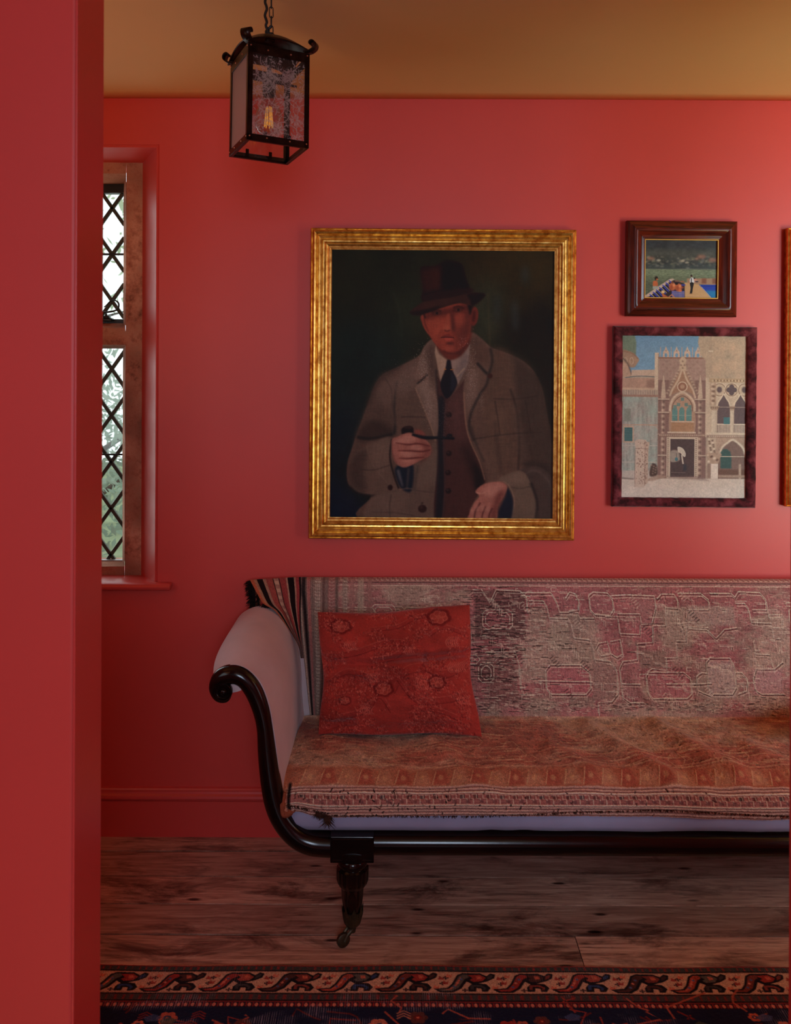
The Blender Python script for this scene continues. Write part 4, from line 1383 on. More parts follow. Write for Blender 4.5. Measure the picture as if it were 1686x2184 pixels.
M_mah = mahogany()
M_uph = linen('pinkish grey linen', (0.62, 0.50, 0.52))
M_tick = linen('lilac grey ticking', (0.36, 0.36, 0.52))
M_brass = plain_mat('tarnished brass', (0.05, 0.038, 0.02), 0.42, 0.5, 0.6, 0.5, 60, .2)

YFR = 2.31                                       # front plane of the frame
YBK = 2.80                                       # back plane
SCX = 0.85                                       # middle of the sofa


def cp(cx, cy, Y=YFR):
    """point from the close-up of the sofa arm"""
    return P(430 + cx * .36773, 1200 + cy * .36764, Y)


sofa = empty('sofa', (SCX, 2.55, 0), 'dark mahogany scroll-arm sofa in pinkish grey linen, standing on castors against the red wall', 'sofa')
cu = 0.36773 * YFR / F                           # metres per close-up unit

# arm centre line (front view), from the eye of the scroll to the block above the leg
arm_c = [(158, 752, 20), (138, 784, 26), (100, 774, 33), (84, 726, 42), (106, 674, 50), (150, 650, 56), (204, 648, 57), (258, 680, 56), (306, 748, 55), (344, 848, 51), (366, 955, 48), (380, 1100, 55), (400, 1262, 60), (428, 1398, 63), (478, 1502, 66), (552, 1582, 69), (642, 1622, 71), (760, 1632, 72)]
sm = crom(arm_c, 8)
RAILZ = cp(760, 1626).z


def mirror(p):
    return Vector((2 * SCX - p.x, p.y, p.z))


arm_pts = [cp(a[0], a[1]) for a in sm]
arm_r = [a[2] * cu for a in sm]
# outer (upholstered) side of the tube: the curve that the padding follows
out_line = [(62, 700), (66, 655), (110, 612), (190, 588), (272, 616), (342, 688), (388, 800), (418, 950), (438, 1100), (462, 1290), (490, 1410)]
ol = [cp(x, y) for x, y in crom(out_line, 7)]

for side in (0, 1):
    fx = (lambda p: Vector(p)) if side == 0 else mirror
    bm = bmesh.new()
    tube(bm, [fx(p) for p in arm_pts], arm_r, 20, squash=1.05)
    # carved eye of the scroll: stepped rings
    e = fx(cp(130, 738))
    rings = [(-.004, .0235), (.0035, .0235), (.0055, .0215), (.003, .0205), (.001, .0185), (.0045, .0165), (.003, .0150), (.001, .0130), (.0055, .0105), (.003, .0090), (.003, .0078), (.0075, .0058), (.0085, .003)]
    vs_ = []
    for d, r in rings:
        vs_.append([bm.verts.new(e + Vector((r * math.cos(t), -.013 - d, r * math.sin(t)))) for t in np.linspace(0, 2 * PI, 28, endpoint=False)])
    bk = [bm.verts.new(e + Vector((.0235 * math.cos(t), .02, .0235 * math.sin(t)))) for t in np.linspace(0, 2 * PI, 28, endpoint=False)]
    vs_.insert(0, bk)
    for r0, r1 in zip(vs_[:-1], vs_[1:]):
        for i in range(28): bm.faces.new((r0[i], r0[(i + 1) % 28], r1[(i + 1) % 28], r1[i]))
    bm.faces.new(vs_[-1]); bm.faces.new(bk)
    obj('scroll_arm', bm, M_mah, sofa, smooth=0.9)
    # padding of the arm, from the front moulding back to the wall side
    bm = bmesh.new()
    nu, nv = len(ol), 26
    rows = []
    for j in range(nv):
        t = j / (nv - 1)
        y = YFR - .004 + t * (2.765 - YFR)
        row = []
        for i, p in enumerate(ol):
            a, b = ol[max(i - 1, 0)], ol[min(i + 1, nu - 1)]
            d = (b - a).normalized()
            nrm = Vector((-d.z, 0, d.x)) * -1
            if nrm.x < 0 and i > nu * .5: nrm = -nrm
            if i <= nu * .5 and nrm.z < 0: nrm = -nrm
            s = i / (nu - 1)
            prof_ = min(1, 4 * (1 - (1 - t) ** 6) / 4) * (0.35 + .65 * math.sin(PI * min(1, .15 + .85 * s)))
            off = .030 * prof_ * (1 - math.exp(-t * 9))
            if s > .82: off *= (1 - s) / .18
            q = Vector((p.x, y, p.z)) + nrm * off
            row.append(fx(q))
        rows.append(row)
    vv = [[bm.verts.new(q) for q in r] for r in rows]
    for r0, r1 in zip(vv[:-1], vv[1:]):
        for i in range(nu - 1): bm.faces.new((r0[i], r0[i + 1], r1[i + 1], r1[i]))
    # underside and back of the padding: follows the tube's inner line
    il = [cp(x, y) for x, y in crom([(62, 700), (90, 742), (150, 752), (205, 738), (240, 712), (275, 755), (300, 830), (322, 950), (335, 1100), (362, 1262), (400, 1420)], 7)]
    low = [[bm.verts.new(fx(Vector((p.x + sh * min(1, k0 / 25) ** .7, y, p.z)))) for k0, p in enumerate(il)] for y, sh in ((YFR - .004, .012), (2.765, .075))]
    for i in range(nu - 1): bm.faces.new((low[0][i], low[0][i + 1], low[1][i + 1], low[1][i]))
    for a, b in ((vv[0], low[0]), (vv[-1], low[1])):
        for i in range(nu - 1): bm.faces.new((a[i], a[i + 1], b[i + 1], b[i]))
    for a, b in ((0, 0), (-1, -1)):
        pass
    obj('arm_padding', bm, M_uph, sofa, smooth=1.0)

# front rail and the square blocks over the legs
XBL = (cp(750, 1620).x, cp(1000, 1620).x)
bm = bmesh.new()
zt, zb_ = cp(1100, 1553).z, cp(1100, 1694).z
zc, zr = (zt + zb_) / 2, (zt - zb_) / 2
tube(bm, [(XBL[1] - .02 + (2 * SCX - 2 * XBL[1] + .04) * t, YFR + .004, zc) for t in np.linspace(0, 1, 30)], zr, 24, squash=1.0)
obj('front_rail', bm, M_mah, sofa, smooth=1.0)
bm = bmesh.new()
bx(bm, XBL[0], 2 * SCX - XBL[0], YBK - .06, YBK - .02, zb_, zt, .004)
obj('back_rail', bm, M_mah, sofa)
LX = (XBL[0] + XBL[1]) / 2
z0b, z1b = cp(870, 1700).z, cp(870, 1548).z
for lx in (LX, 2 * SCX - LX):
    bm = bmesh.new()
    h = (XBL[1] - XBL[0]) / 2
    bx(bm, lx - h, lx + h, YFR - .036, YFR + .045, z0b, z1b, .0025)
    # small moulded panel edge on the block face
    for a in (0, 1):
        bx(bm, lx - h + .006, lx + h - .006, YFR - .0375, YFR - .03, (z1b - .009 if a else z0b + .006), (z1b - .006 if a else z0b + .009), .0008, 1)
    obj('leg_block', bm, M_mah, sofa)


def turned_leg(lx, ly, turn):
    leg_prof = [(.022, .252), (.044, .250), (.0445, .238), (.042, .236), (.030, .233), (.028, .229), (.033, .227), (.036, .222), (.038, .214), (.0375, .208), (.034, .204), (.036, .202), (.042, .199), (.0425, .190), (.042, .172), (.038, .160), (.033, .155), (.0315, .152), (.0300, .150), (.0285, .128), (.0255, .104), (.0245, .094), (.022, .085)]
    bm = bmesh.new()
    lathe(bm, leg_prof, lx, ly, 64, lambda t, i: (1 - .075 * (0.5 + .5 * math.cos(t * 16)) ** 2) if 11 < i < 16 else (1 - .04 * (0.5 + .5 * math.cos(t * 12))) if 17 < i < 21 else 1)
    lg = obj('leg', bm, M_mah, sofa, smooth=0.7)
    bm = bmesh.new()
    lathe(bm, [(.0262, .090), (.0262, .088), (.0255, .080), (.0235, .068), (.021, .058), (.017, .051), (.010, .047), (.010, .040)], lx, ly, 32, lambda t, i: 1 + (.05 * abs(math.sin(4 * t)) if i < 5 else 0))
    for kx in range(8):                          # pointed leaves round the rim
        t = 2 * PI * kx / 8 + .2
        d, s = Vector((math.cos(t), math.sin(t), 0)), Vector((-math.sin(t), math.cos(t), 0))
        b = Vector((lx, ly, 0))
        A = [b + d * .0268 + s * .0085 + Vector((0, 0, .084)), b + d * .0268 - s * .0085 + Vector((0, 0, .084)), b + d * .0285 + Vector((0, 0, .107)), b + d * .0245 + Vector((0, 0, .095)), b + d * .0225 + s * .007 + Vector((0, 0, .064)), b + d * .0225 - s * .007 + Vector((0, 0, .064))]
        q = [bm.verts.new(p) for p in A]
        bm.faces.new((q[0], q[2], q[1])); bm.faces.new((q[0], q[1], q[5], q[4])); bm.faces.new((q[0], q[3], q[2])); bm.faces.new((q[1], q[2], q[3]))
    cst = obj('castor', bm, M_brass, lg, smooth=0.7)
    # fork and wheel
    bm = bmesh.new()
    wx, wz, wr = lx - .026 * math.cos(turn), .0182, .0178
    wy = ly - .026 * math.sin(turn)
    for sgn in (-1, 1):
        o_ = Vector((math.sin(turn), -math.cos(turn), 0)) * sgn * .0085
        pts = crom([Vector((lx, ly, .046)) + o_ * .3, Vector((lx - .008 * math.cos(turn), ly - .008 * math.sin(turn), .040)) + o_, Vector((lx - .018 * math.cos(turn), ly - .018 * math.sin(turn), .031)) + o_, Vector((wx, wy, wz)) + o_], 5)
        tube(bm, pts, [.006] * 6 + [.005] * 6 + [.0045] * 4, 8, squash=.6)
    tube(bm, [Vector((lx, ly, .050)), Vector((lx, ly, .033))], .0085, 12)
    obj('castor_fork', bm, M_brass, lg, smooth=0.9)
    bm = bmesh.new()
    ax_ = Vector((math.sin(turn), -math.cos(turn), 0))
    rr = [(wr * .25, -.0068), (wr * .8, -.0062), (wr, -.004), (wr, .004), (wr * .8, .0062), (wr * .25, .0068)]
    rs = []
    u_ = Vector((math.cos(turn), math.sin(turn), 0))
    for r, d in rr:
        rs.append([bm.verts.new(Vector((wx, wy, wz)) + ax_ * d + u_ * r * math.cos(t) + Vector((0, 0, r * math.sin(t)))) for t in np.linspace(0, 2 * PI, 28, endpoint=False)])
    for r0, r1 in zip(rs[:-1], rs[1:]):
        for i in range(28): bm.faces.new((r0[i], r0[(i + 1) % 28], r1[(i + 1) % 28], r1[i]))
    bm.faces.new(rs[0]); bm.faces.new(rs[-1])
    obj('castor_wheel', bm, M_brass, lg, smooth=0.7)


for lx, ly, tn in ((LX, YFR, .5), (2 * SCX - LX, YFR, .3), (LX, YBK - .06, -.4), (2 * SCX - LX, YBK - .06, 2.4)):
    turned_leg(lx, ly, tn)

# upholstered back, and the seat cushion whose lilac ticking shows under the throw
BL = P(556, 1290, 2.79).x
bm = bmesh.new()
bpf = [(2.770, .30), (2.690, .34), (2.705, .45), (2.742, .62), (2.768, .76), (2.778, .812), (2.790, .8255), (2.806, .826), (2.818, .812), (2.820, .70), (2.818, .30)]
ra = None
for x in np.linspace(BL, 2 * SCX - BL, 40):
    fl = (x - BL) / (2 * SCX - 2 * BL)
    row = [bm.verts.new((x + .11 * (1 - 2 * fl) * min(1, max(0, (.775 - z) / .07)), y, z)) for y, z in bpf]
    if ra:
        for i in range(len(bpf)): bm.faces.new((ra[i], ra[(i + 1) % len(bpf)], row[(i + 1) % len(bpf)], row[i]))
    else:
        bm.faces.new(row)
    ra = row
bm.faces.new(ra[::-1])
obj('back_padding', bm, M_uph, sofa, smooth=0.8)

bm = bmesh.new()
CXL = cp(505, 1450).x
CZ0, CZ1 = zt - .001, .372
nx_ = 120
ra = None
for k_ in range(nx_ + 1):
    x = CXL + (2 * SCX - 2 * CXL) * k_ / nx_
    en = min(1, min(k_, nx_ - k_) / 4 + .25)
    en = math.sqrt(1 - (1 - min(1, en)) ** 2)
    dz = .003 * mnoise.noise(Vector((x * 5, 0, 4))) + .0025 * mnoise.noise(Vector((x * 22, 3, 4)))
    f = YFR - .018 + (1 - en) * .03 + .004 * mnoise.noise(Vector((x * 7, 8, 1)))
    zm, hh = (CZ0 + CZ1) / 2, (CZ1 - CZ0) / 2 * (.55 + .45 * en)
    pr_ = [(2.70, zm - hh), (f + .03, zm - hh + max(0, dz)), (f + .010, zm - hh * .86 + max(0, dz)), (f, zm - hh * .45 + dz), (f, zm + hh * .4), (f + .012, zm + hh * .85), (f + .035, zm + hh), (2.70, zm + hh + .03)]
    row = [bm.verts.new((x, y, z)) for y, z in pr_]
    if ra:
        for i in range(len(pr_)): bm.faces.new((ra[i], ra[(i + 1) % len(pr_)], row[(i + 1) % len(pr_)], row[i]))
    else: bm.faces.new(row)
    ra = row
bm.faces.new(ra[::-1])
obj('seat_cushion', bm, M_tick, sofa, smooth=0.9, label='lilac grey seat cushion edge')

# ------------------------------------------------------------------ the woven throw over back and seat
throw = empty('woven_throw', (SCX, 2.55, .44), 'worn flat-woven patterned rug in faded rose and brown draped over the sofa', 'throw')
TX0, TX1 = -0.285, 2 * SCX + 0.285
SPX = F / 2.6                                    # design pixels per metre


def paint_throw_back():
    """design units: photograph pixels; x 612..1700, y 1215..1545"""
    k = Canvas(610, 610 + (TX1 - TX0) * SPX, 1200, 1545, .85, (146, 92, 80))
    H, W = k.h, k.w
    g = np.random.default_rng(21)
    a = vnoise(H, W, 60, 90, 5, .6, 51)
    b = vnoise(H, W, 26, 40, 4, .6, 52)
    rose, tanc = np.array((150, 76, 72.)), np.array((150, 118, 94.))
    m = np.clip((a - .42) * 5, 0, 1)[..., None]
    k.im = k.im * .3 + .7 * (rose * (1 - m) + tanc * m)
    k.im *= (.82 + .36 * b)[..., None]
    lt, dk = (190, 156, 126), (60, 38, 34)
    X = lambda cx: 1000 + cx * .4069
    Yy = lambda cy: 1200 + cy * .4069

    def L(pts, w=2.2, col=lt, alpha=.85, dbl=True):
        q = [(X(x), Yy(y)) for x, y in pts]
        k.line(q, w, col, 0, alpha, False)
        if dbl: k.line([(x + 1, y + 3.2) for x, y in q], 1.6, (84, 52, 46), 0, .6, False)
        if dbl: k.line([(x + 2, y + 6.4) for x, y in q], 1.8, col, 0, .6, False)
    # coloured cells
    for (x0, y0, x1, y1, c) in ((300, 240, 400, 400, (140, 104, 84)), (410, 340, 520, 480, (146, 116, 92)), (540, 440, 660, 540, (140, 108, 86)), (870, 360, 980, 430, (160, 80, 76)), (900, 480, 1050, 580, (128, 96, 78)), (640, 170, 770, 270, (150, 84, 78)), (860, 180, 1000, 330, (152, 92, 82)), (1060, 240, 1170, 420, (150, 116, 94)), (390, 570, 620, 720, (158, 78, 76)), (950, 600, 1170, 740, (158, 84, 80)), (640, 540, 770, 760, (138, 98, 82)), (800, 540, 900, 760, (148, 88, 80)), (510, 740, 650, 800, (128, 96, 78)), (1180, 230, 1440, 340, (152, 120, 100)), (1270, 540, 1420, 740, (156, 120, 104)), (1520, 580, 1680, 720, (160, 108, 98)), (0, 150, 280, 420, (96, 58, 52)), (60, 480, 230, 780, (118, 74, 64))):
        k.rect(X(x0), Yy(y0), X(x1), Yy(y1), c, 2, .75)
    for pts in (((-10, 145), (40, 145), (85, 215), (120, 145), (255, 150), (290, 190), (290, 260)), ((255, 160), (425, 160), (455, 210), (470, 268), (570, 268), (580, 300), (660, 300)), ((300, 205), (380, 205), (400, 235), (410, 300), (515, 302), (535, 340), (545, 410), (630, 420), (650, 460), (655, 530), (740, 540), (775, 590), (775, 720), (740, 765), (665, 770), (665, 830)), ((505, 190), (530, 155), (560, 165), (580, 205), (575, 255), (520, 262)), ((635, 175), (660, 155), (740, 160), (765, 190), (770, 250), (750, 285), (665, 280), (640, 250), (635, 175)), ((760, 175), (850, 170), (1000, 175), (1005, 240), (980, 330), (920, 335), (915, 275), (790, 275)), ((720, 290), (790, 290), (800, 385), (910, 390), (915, 340)), ((1010, 195), (1040, 165), (1110, 165), (1130, 200), (1125, 245), (1060, 240), (1055, 340), (985, 340), (980, 435), (895, 440), (890, 530), (810, 540), (790, 580), (800, 740), (840, 770), (915, 770)), ((1130, 160), (1260, 160), (1300, 195), (1300, 250), (1180, 250), (1170, 345), (1290, 350)), ((1310, 160), (1430, 160), (1450, 180), (1470, 150), (1590, 155), (1620, 195), (1620, 250), (1540, 250)), ((1450, 215), (1500, 215), (1520, 245), (1530, 320), (1640, 325), (1650, 410), (1686, 410)), ((1180, 355), (1280, 360), (1330, 410), (1380, 360), (1450, 350)), ((1110, 425), (1165, 425), (1170, 350)), ((1040, 520), (1110, 520), (1110, 435)), ((940, 600), (970, 580), (1050, 590), (1050, 520)), ((935, 620), (950, 600), (1140, 600), (1175, 630), (1180, 720), (1150, 745), (960, 745), (935, 710), (935, 620)), ((385, 590), (410, 560), (580, 560), (625, 600), (630, 690), (600, 725), (410, 725), (385, 690), (385, 590)), ((1270, 540), (1290, 520), (1400, 520), (1420, 560), (1425, 680), (1400, 720), (1290, 720), (1270, 680), (1270, 540)), ((1210, 620), (1240, 600), (1270, 605)), ((1210, 620), (1210, 700), (1280, 730)), ((1490, 640), (1460, 600), (1425, 600)), ((1490, 640), (1480, 700), (1430, 720)), ((1520, 640), (1540, 580), (1640, 580), (1690, 540)), ((1520, 640), (1530, 700), (1560, 720), (1686, 720)), ((1540, 420), (1540, 495), (1620, 500), (1640, 580)), ((60, 490), (220, 490), (240, 560), (245, 700)), ((340, 650), (640, 655)), ((800, 665), (900, 665)), ((1040, 665), (1200, 665)), ((1180, 665), (1290, 660)), ((680, 440), (730, 430), (745, 500), (690, 510), (665, 470), (680, 440)), ((745, 430), (800, 420), (810, 500), (780, 520), (750, 500))):
        L(pts)
    # same character of design continued to the left and beyond the view on the right
    for s in range(26):
        x = 700 + g.random() * 320 if s < 12 else 1690 + g.random() * 450
        y = 1250 + g.random() * 260
        w, h = 24 + g.random() * 50, 16 + g.random() * 40
        c = 8
        k.rect(x, y, x + w, y + h, [(156, 80, 76), (142, 110, 88), (96, 60, 52)][s % 3], 2, .6)
        for o in (0, 6): k.line([(x + c + o, y + o), (x + w - c - o, y + o), (x + w - o, y + c + o), (x + w - o, y + h - c - o), (x + w - c - o, y + h - o), (x + c + o, y + h - o), (x + o, y + h - c - o), (x + o, y + c + o), (x + c + o, y + o)], 2, lt, 0, .8, False)
    for s in range(130):                         # short hooks and dashes
        x, y = 640 + g.random() * 1500, 1245 + g.random() * 280
        k.line([(x, y), (x + 10 + g.random() * 26, y)], 1.6, lt if s % 3 else dk, 0, .75, False)
        if s % 4 == 0: k.line([(x, y), (x, y + 8), (x + 10, y + 8)], 1.6, lt, 0, .7, False)
    for s in range(34):                          # little feathered leaves
        x, y = 680 + g.random() * 1400, 1260 + g.random() * 240
        for q in range(5): k.line([(x + q * 4, y + q * 5), (x + q * 4 + 9, y + q * 5 - 7)], 1.5, lt if s % 2 else dk, 0, .6, False)
    # worn patch with bare dark warps beside the cushion
    for s in range(420):
        x, y = 1030 + g.normal() * 55, 1370 + g.normal() * 80
        k.line([(x, y), (x + 4 + g.random() * 20, y + g.normal())], 1.3, dk, 0, .8, False)
    for s in range(260):
        x, y = 1010 + g.random() * 140, 1290 + g.random() * 220
        k.line([(x, y), (x + 4 + g.random() * 14, y)], 1.3, (176, 146, 118), 0, .7, False)
    for s in range(500):
        x, y = 700 + g.random() * 1400, 1250 + g.random() * 285
        k.line([(x, y), (x + 2 + g.random() * 8, y)], 1.2, dk, 0, .6 * g.random(), False)
    # top border running along the back edge: narrow meander
    k.rect(660, 1222, 2200, 1250, (140, 88, 78), 1, .8)
    for i in range(130):
        x = 690 + i * 11.5
        k.line([(x, 1232), (x + 6, 1232), (x + 6, 1238), (x + 12, 1238)], 1.6, lt, 0, .7, False)
    for y in (1226, 1243, 1250): k.line([(660, y), (2200, y)], 1.6, lt if y != 1243 else dk, 0, .6, False)
    # soumak texture: countless short raised courses following the cells
    for s in range(5200):
        x, y = 690 + g.random() * 1450, 1244 + g.random() * 286
        l = 3 + g.random() * 11
        c = lt if g.random() < .6 else (88, 54, 46)
        if g.random() < .72: k.line([(x, y), (x + l, y + g.normal() * .4)], 1.2, c, 0, .2 + .45 * g.random(), False)
        else: k.line([(x, y), (x + g.normal() * .5, y + l * .7)], 1.2, c, 0, .2 + .4 * g.random(), False)
    for s in range(90):
        x, y = 700 + g.random() * 1400, 1262 + g.random() * 240
        w, h = 8 + g.random() * 22, 5 + g.random() * 14
        st = [(x, y), (x + w, y), (x + w, y + h), (x + 2 * w, y + h), (x + 2 * w, y + 2 * h)]
        for o in (0, 4.2): k.line([(a_ + o, b_ + o * .8) for a_, b_ in st], 1.5, lt, 0, .6, False)
    # upright borders at the left end
    k.rect(610, 1200, 690, 1545, (112, 82, 70), 3, .9)
    for x, w, c in ((612, 5, (168, 128, 104)), (619, 7, (30, 18, 18)), (628, 6, (150, 74, 66)), (640, 14, (132, 98, 82)), (656, 4, (90, 56, 48)), (668, 16, (146, 84, 74)), (686, 4, (96, 66, 56)), (700, 12, (134, 104, 86)), (716, 12, (146, 90, 78)), (735, 14, (150, 120, 96)), (756, 12, (140, 88, 76))):
        k.rect(x, 1200, x + w, 1545, c, 1, .75)
    for i in range(42):
        y = 1234 + i * 7.6
        k.line([(641, y), (651, y), (651, y + 3), (643, y + 3)], 1.3, (176, 150, 124), 0, .7, False)
        k.line([(703, y), (711, y), (711, y + 3)], 1.3, (186, 158, 130), 0, .6, False)
        k.line([(670, y), (676, y + 3), (682, y)], 1.3, (176, 140, 116), 0, .55, False)
    # frayed pale band where the back folds into the seat
    for s in range(900):
        x, y = 1000 + g.random() * 1250, 1524 + g.normal() * 7
        k.line([(x, y), (x + 3 + g.random() * 9, y + g.normal())], 1.3, (188, 156, 124) if s % 3 else dk, 0, .5, False)
    rib = 1 + .07 * np.sin(np.arange(W) * 2.1)[None, :] * np.ones((H, 1))
    k.mul(rib * (0.93 + g.normal(0, .055, (H, W)) + .10 * vnoise(H, W, 5, 2, 2, .6, 53)))
    return k


def paint_throw_seat():
    """y 0..232: crease to hem"""
    k = Canvas(610, 610 + (TX1 - TX0) * SPX, 0, 232, .85, (142, 74, 52))
    H, W = k.h, k.w
    g = np.random.default_rng(31)
    a, b = vnoise(H, W, 40, 110, 5, .6, 61), vnoise(H, W, 8, 16, 3, .6, 62)
    red, tn = np.array((146, 76, 58.)), np.array((160, 112, 88.))
    m = np.clip((a - .4) * 4, 0, 1)[..., None]
    k.im = red * (1 - m) + tn * m
    k.im *= (.80 + .40 * b)[..., None]
    lt, dk = (180, 126, 92), (62, 32, 26)
    for s in range(900):
        x, y = 620 + g.random() * 1700, 4 + g.random() * 120
        k.line([(x, y), (x + 12 + g.random() * 60, y + g.normal() * 2)], 1.2, lt, 0, .5 * g.random() + .15, False)
    for s in range(900):
        x, y = 620 + g.random() * 1700, 4 + g.random() * 140
        k.line([(x, y), (x + 2 + g.random() * 7, y)], 1.6, dk, 0, .6 * g.random(), False)
    for s in range(40):
        x, y = 640 + g.random() * 1480, 14 + g.random() * 100
        w, h = 30 + g.random() * 60, 10 + g.random() * 18
        k.line([(x, y + h / 2), (x + 10, y), (x + w - 10, y), (x + w, y + h / 2), (x + w - 10, y + h), (x + 10, y + h), (x, y + h / 2)], 1.6, lt, 0, .55, False)
    # ochre red band with triangles
    k.rect(610, 118, 2300, 158, (156, 80, 54), 3, .7)
    for i in range(46):
        x = 640 + i * 36
        k.fill([(x, 156), (x + 8, 122), (x + 26, 122), (x + 34, 156)], (146, 64, 48) if i % 2 else (164, 102, 74), 2, .7, False)
        k.line([(x, 156), (x + 9, 124)], 2, (178, 120, 84), 0, .7, False); k.ell(x + 17, 140, 5, 6, (178, 116, 78), 1, .6)
    for y in (114, 160): k.line([(610, y), (2300, y)], 1.6, lt, 0, .5, False)
    # corded stripes, meander and hem
    k.rect(610, 160, 2300, 232, (160, 106, 90), 1, .9)
    for i, y in enumerate(np.arange(161, 232, 3.6)):
        k.line([(610, y), (2300, y)], 1.4, (100, 52, 44) if i % 2 else (178, 126, 104), 0, .8, False)
    for y in (177, 206): k.line([(610, y), (2300, y)], 2.6, (194, 152, 126), 0, .9, False)
    k.rect(610, 179, 2300, 204, (140, 76, 66), 1, .85)
    for i in range(62):
        x = 640 + i * 25
        k.rect(x + 3, 182, x + 12, 191, (100, 56, 50) if i % 3 else (90, 66, 60), .5, .8)
        for q in (0, 1): k.line([(x + q * 12, 181), (x + 9 + q * 12, 181), (x + 9 + q * 12, 191), (x + 16 + q * 12, 191), (x + 16 + q * 12, 203)], 1.8, (186, 140, 114), 0, .8, False)
        k.rect(x + 14, 194, x + 22, 202, (112, 62, 56), .5, .8)
    for s in range(240):
        x = 760 + g.normal() * 160 if s < 120 else 620 + g.random() * 1500
        y = 162 + g.random() * 68
        k.line([(x, y), (x + g.normal() * 3, y + 3 + g.random() * 6)], 2.2, (40, 22, 20), 0, .8 * g.random(), False)
    # left end: plain orange strip with a black stripe
    k.rect(610, 110, 620, 232, (160, 82, 54), 3, .9); k.rect(621, 150, 626, 232, (30, 18, 16), 1, .9)
    k.mul(.94 + g.normal(0, .06, (H, W)))
    return k


kb, ks = paint_throw_back(), paint_throw_seat()
for c_ in (kb, ks):                              # crisp yarn edges
    b_ = np.stack([blur(c_.im[..., i_], 3) for i_ in range(3)], -1)
    c_.im = np.clip(b_ + (c_.im - b_) * 1.6, 12, 245)
    l_ = c_.im.mean(2, keepdims=True)
    c_.im = l_ + (c_.im - l_) * (.78 if c_ is kb else .95)
# profile of the cloth: over the back, down into the crease, over the seat, down the front
back_prof = crom([(2.824, .70), (2.825, .79), (2.820, .822), (2.806, .8335), (2.789, .834), (2.775, .822), (2.763, .77), (2.737, .62), (2.708, .49), (2.699, .441)], 12)
seat_prof = crom([(2.6985, .4395), (2.672, .433), (2.60, .436), (2.48, .434), (2.38, .424), (2.325, .408), (2.296, .390), (2.284, .370), (2.281, .345)], 12)


def resample(p, n, ws=None):
    p = np.array(p)
    d = np.r_[0, np.cumsum(np.linalg.norm(np.diff(p, axis=0), axis=1))]
    t = np.linspace(0, d[-1], n) if ws is None else ws * d[-1]
    return np.stack([np.interp(t, d, p[:, 0]), np.interp(t, d, p[:, 1])], 1)


def proj_y(p):
    return HY + (CAM_H - p[:, 1]) * F / p[:, 0]


Wd = kb.w
nb, ns = kb.h, ks.h
fine = resample(back_prof, 1200)
# rows of the design follow the height seen on the back; the part behind the top edge takes the first rows
yv = proj_y(fine)
yv[: int(np.argmin(yv))] = yv.min() - np.linspace(30, 0, int(np.argmin(yv)))
rb_ = np.interp(np.linspace(1202, yv.max(), nb), yv, np.arange(1200))
PB = np.stack([np.interp(rb_, np.arange(1200), fine[:, 0]), np.interp(rb_, np.arange(1200), fine[:, 1])], 1)
fine = resample(seat_prof, 1200)
yv = np.maximum.accumulate(proj_y(fine))
yv += np.linspace(0, .5, 1200)
rs_ = np.interp(np.linspace(yv[0] + 1, yv[-1], ns), yv, np.arange(1200))
PS = np.stack([np.interp(rs_, np.arange(1200), fine[:, 0]), np.interp(rs_, np.arange(1200), fine[:, 1])], 1)
PR = np.concatenate([PB, PS])
Ht = nb + ns
xs_t = np.linspace(TX0, TX1, Wd)
co = np.zeros((Ht, Wd, 3))
co[..., 0] = xs_t[None, :]
co[..., 1] = PR[:, 0][:, None]
co[..., 2] = PR[:, 1][:, None]
tv = np.gradient(PR, axis=0)
tv /= np.maximum(np.linalg.norm(tv, axis=1, keepdims=True), 1e-9)
nrm = np.stack([-tv[:, 1], tv[:, 0]], 1)
nrm = np.where((nrm[:, 0:1] > 0) & (np.arange(Ht)[:, None] > 60), -nrm, nrm)
nrm[:, 1] = np.where(np.arange(Ht) > nb, np.abs(nrm[:, 1]), nrm[:, 1])
nrm[:, 0] = np.where(np.arange(Ht) > 60, -np.abs(nrm[:, 0]), np.abs(nrm[:, 0]))
nrm = np.stack([box1(nrm[:, 0], 5, 0), box1(nrm[:, 1], 5, 0)], 1)
design = np.concatenate([kb.im * (1.25, 1.30, 1.33), ks.im * (1.24, 1.42, 1.50)])
lum = design.mean(2)
disp = .0013 * (vnoise(Ht, Wd, 3, 5, 2, .6, 71) - .5) * 2 + .0022 * (vnoise(Ht, Wd, 50, 70, 3, .5, 72) - .5) + .00003 * (lum - blur(lum, 4))
XX = xs_t[None, :] * np.ones((Ht, 1))
row = np.arange(Ht)[:, None] * np.ones((1, Wd))


def ridge(x0, r0, x1, r1, w, amp):
    """soft fold running from (x0, row r0) to (x1, row r1)"""
    px_ = (XX - x0) * SPX * .85
    py_ = row - r0
    dx, dy = (x1 - x0) * SPX * .85, r1 - r0
    ll = dx * dx + dy * dy
    t = np.clip((px_ * dx + py_ * dy) / ll, 0, 1)
    d2 = (px_ - t * dx) ** 2 + (py_ - t * dy) ** 2
    return amp * np.exp(-d2 / (2 * w * w))


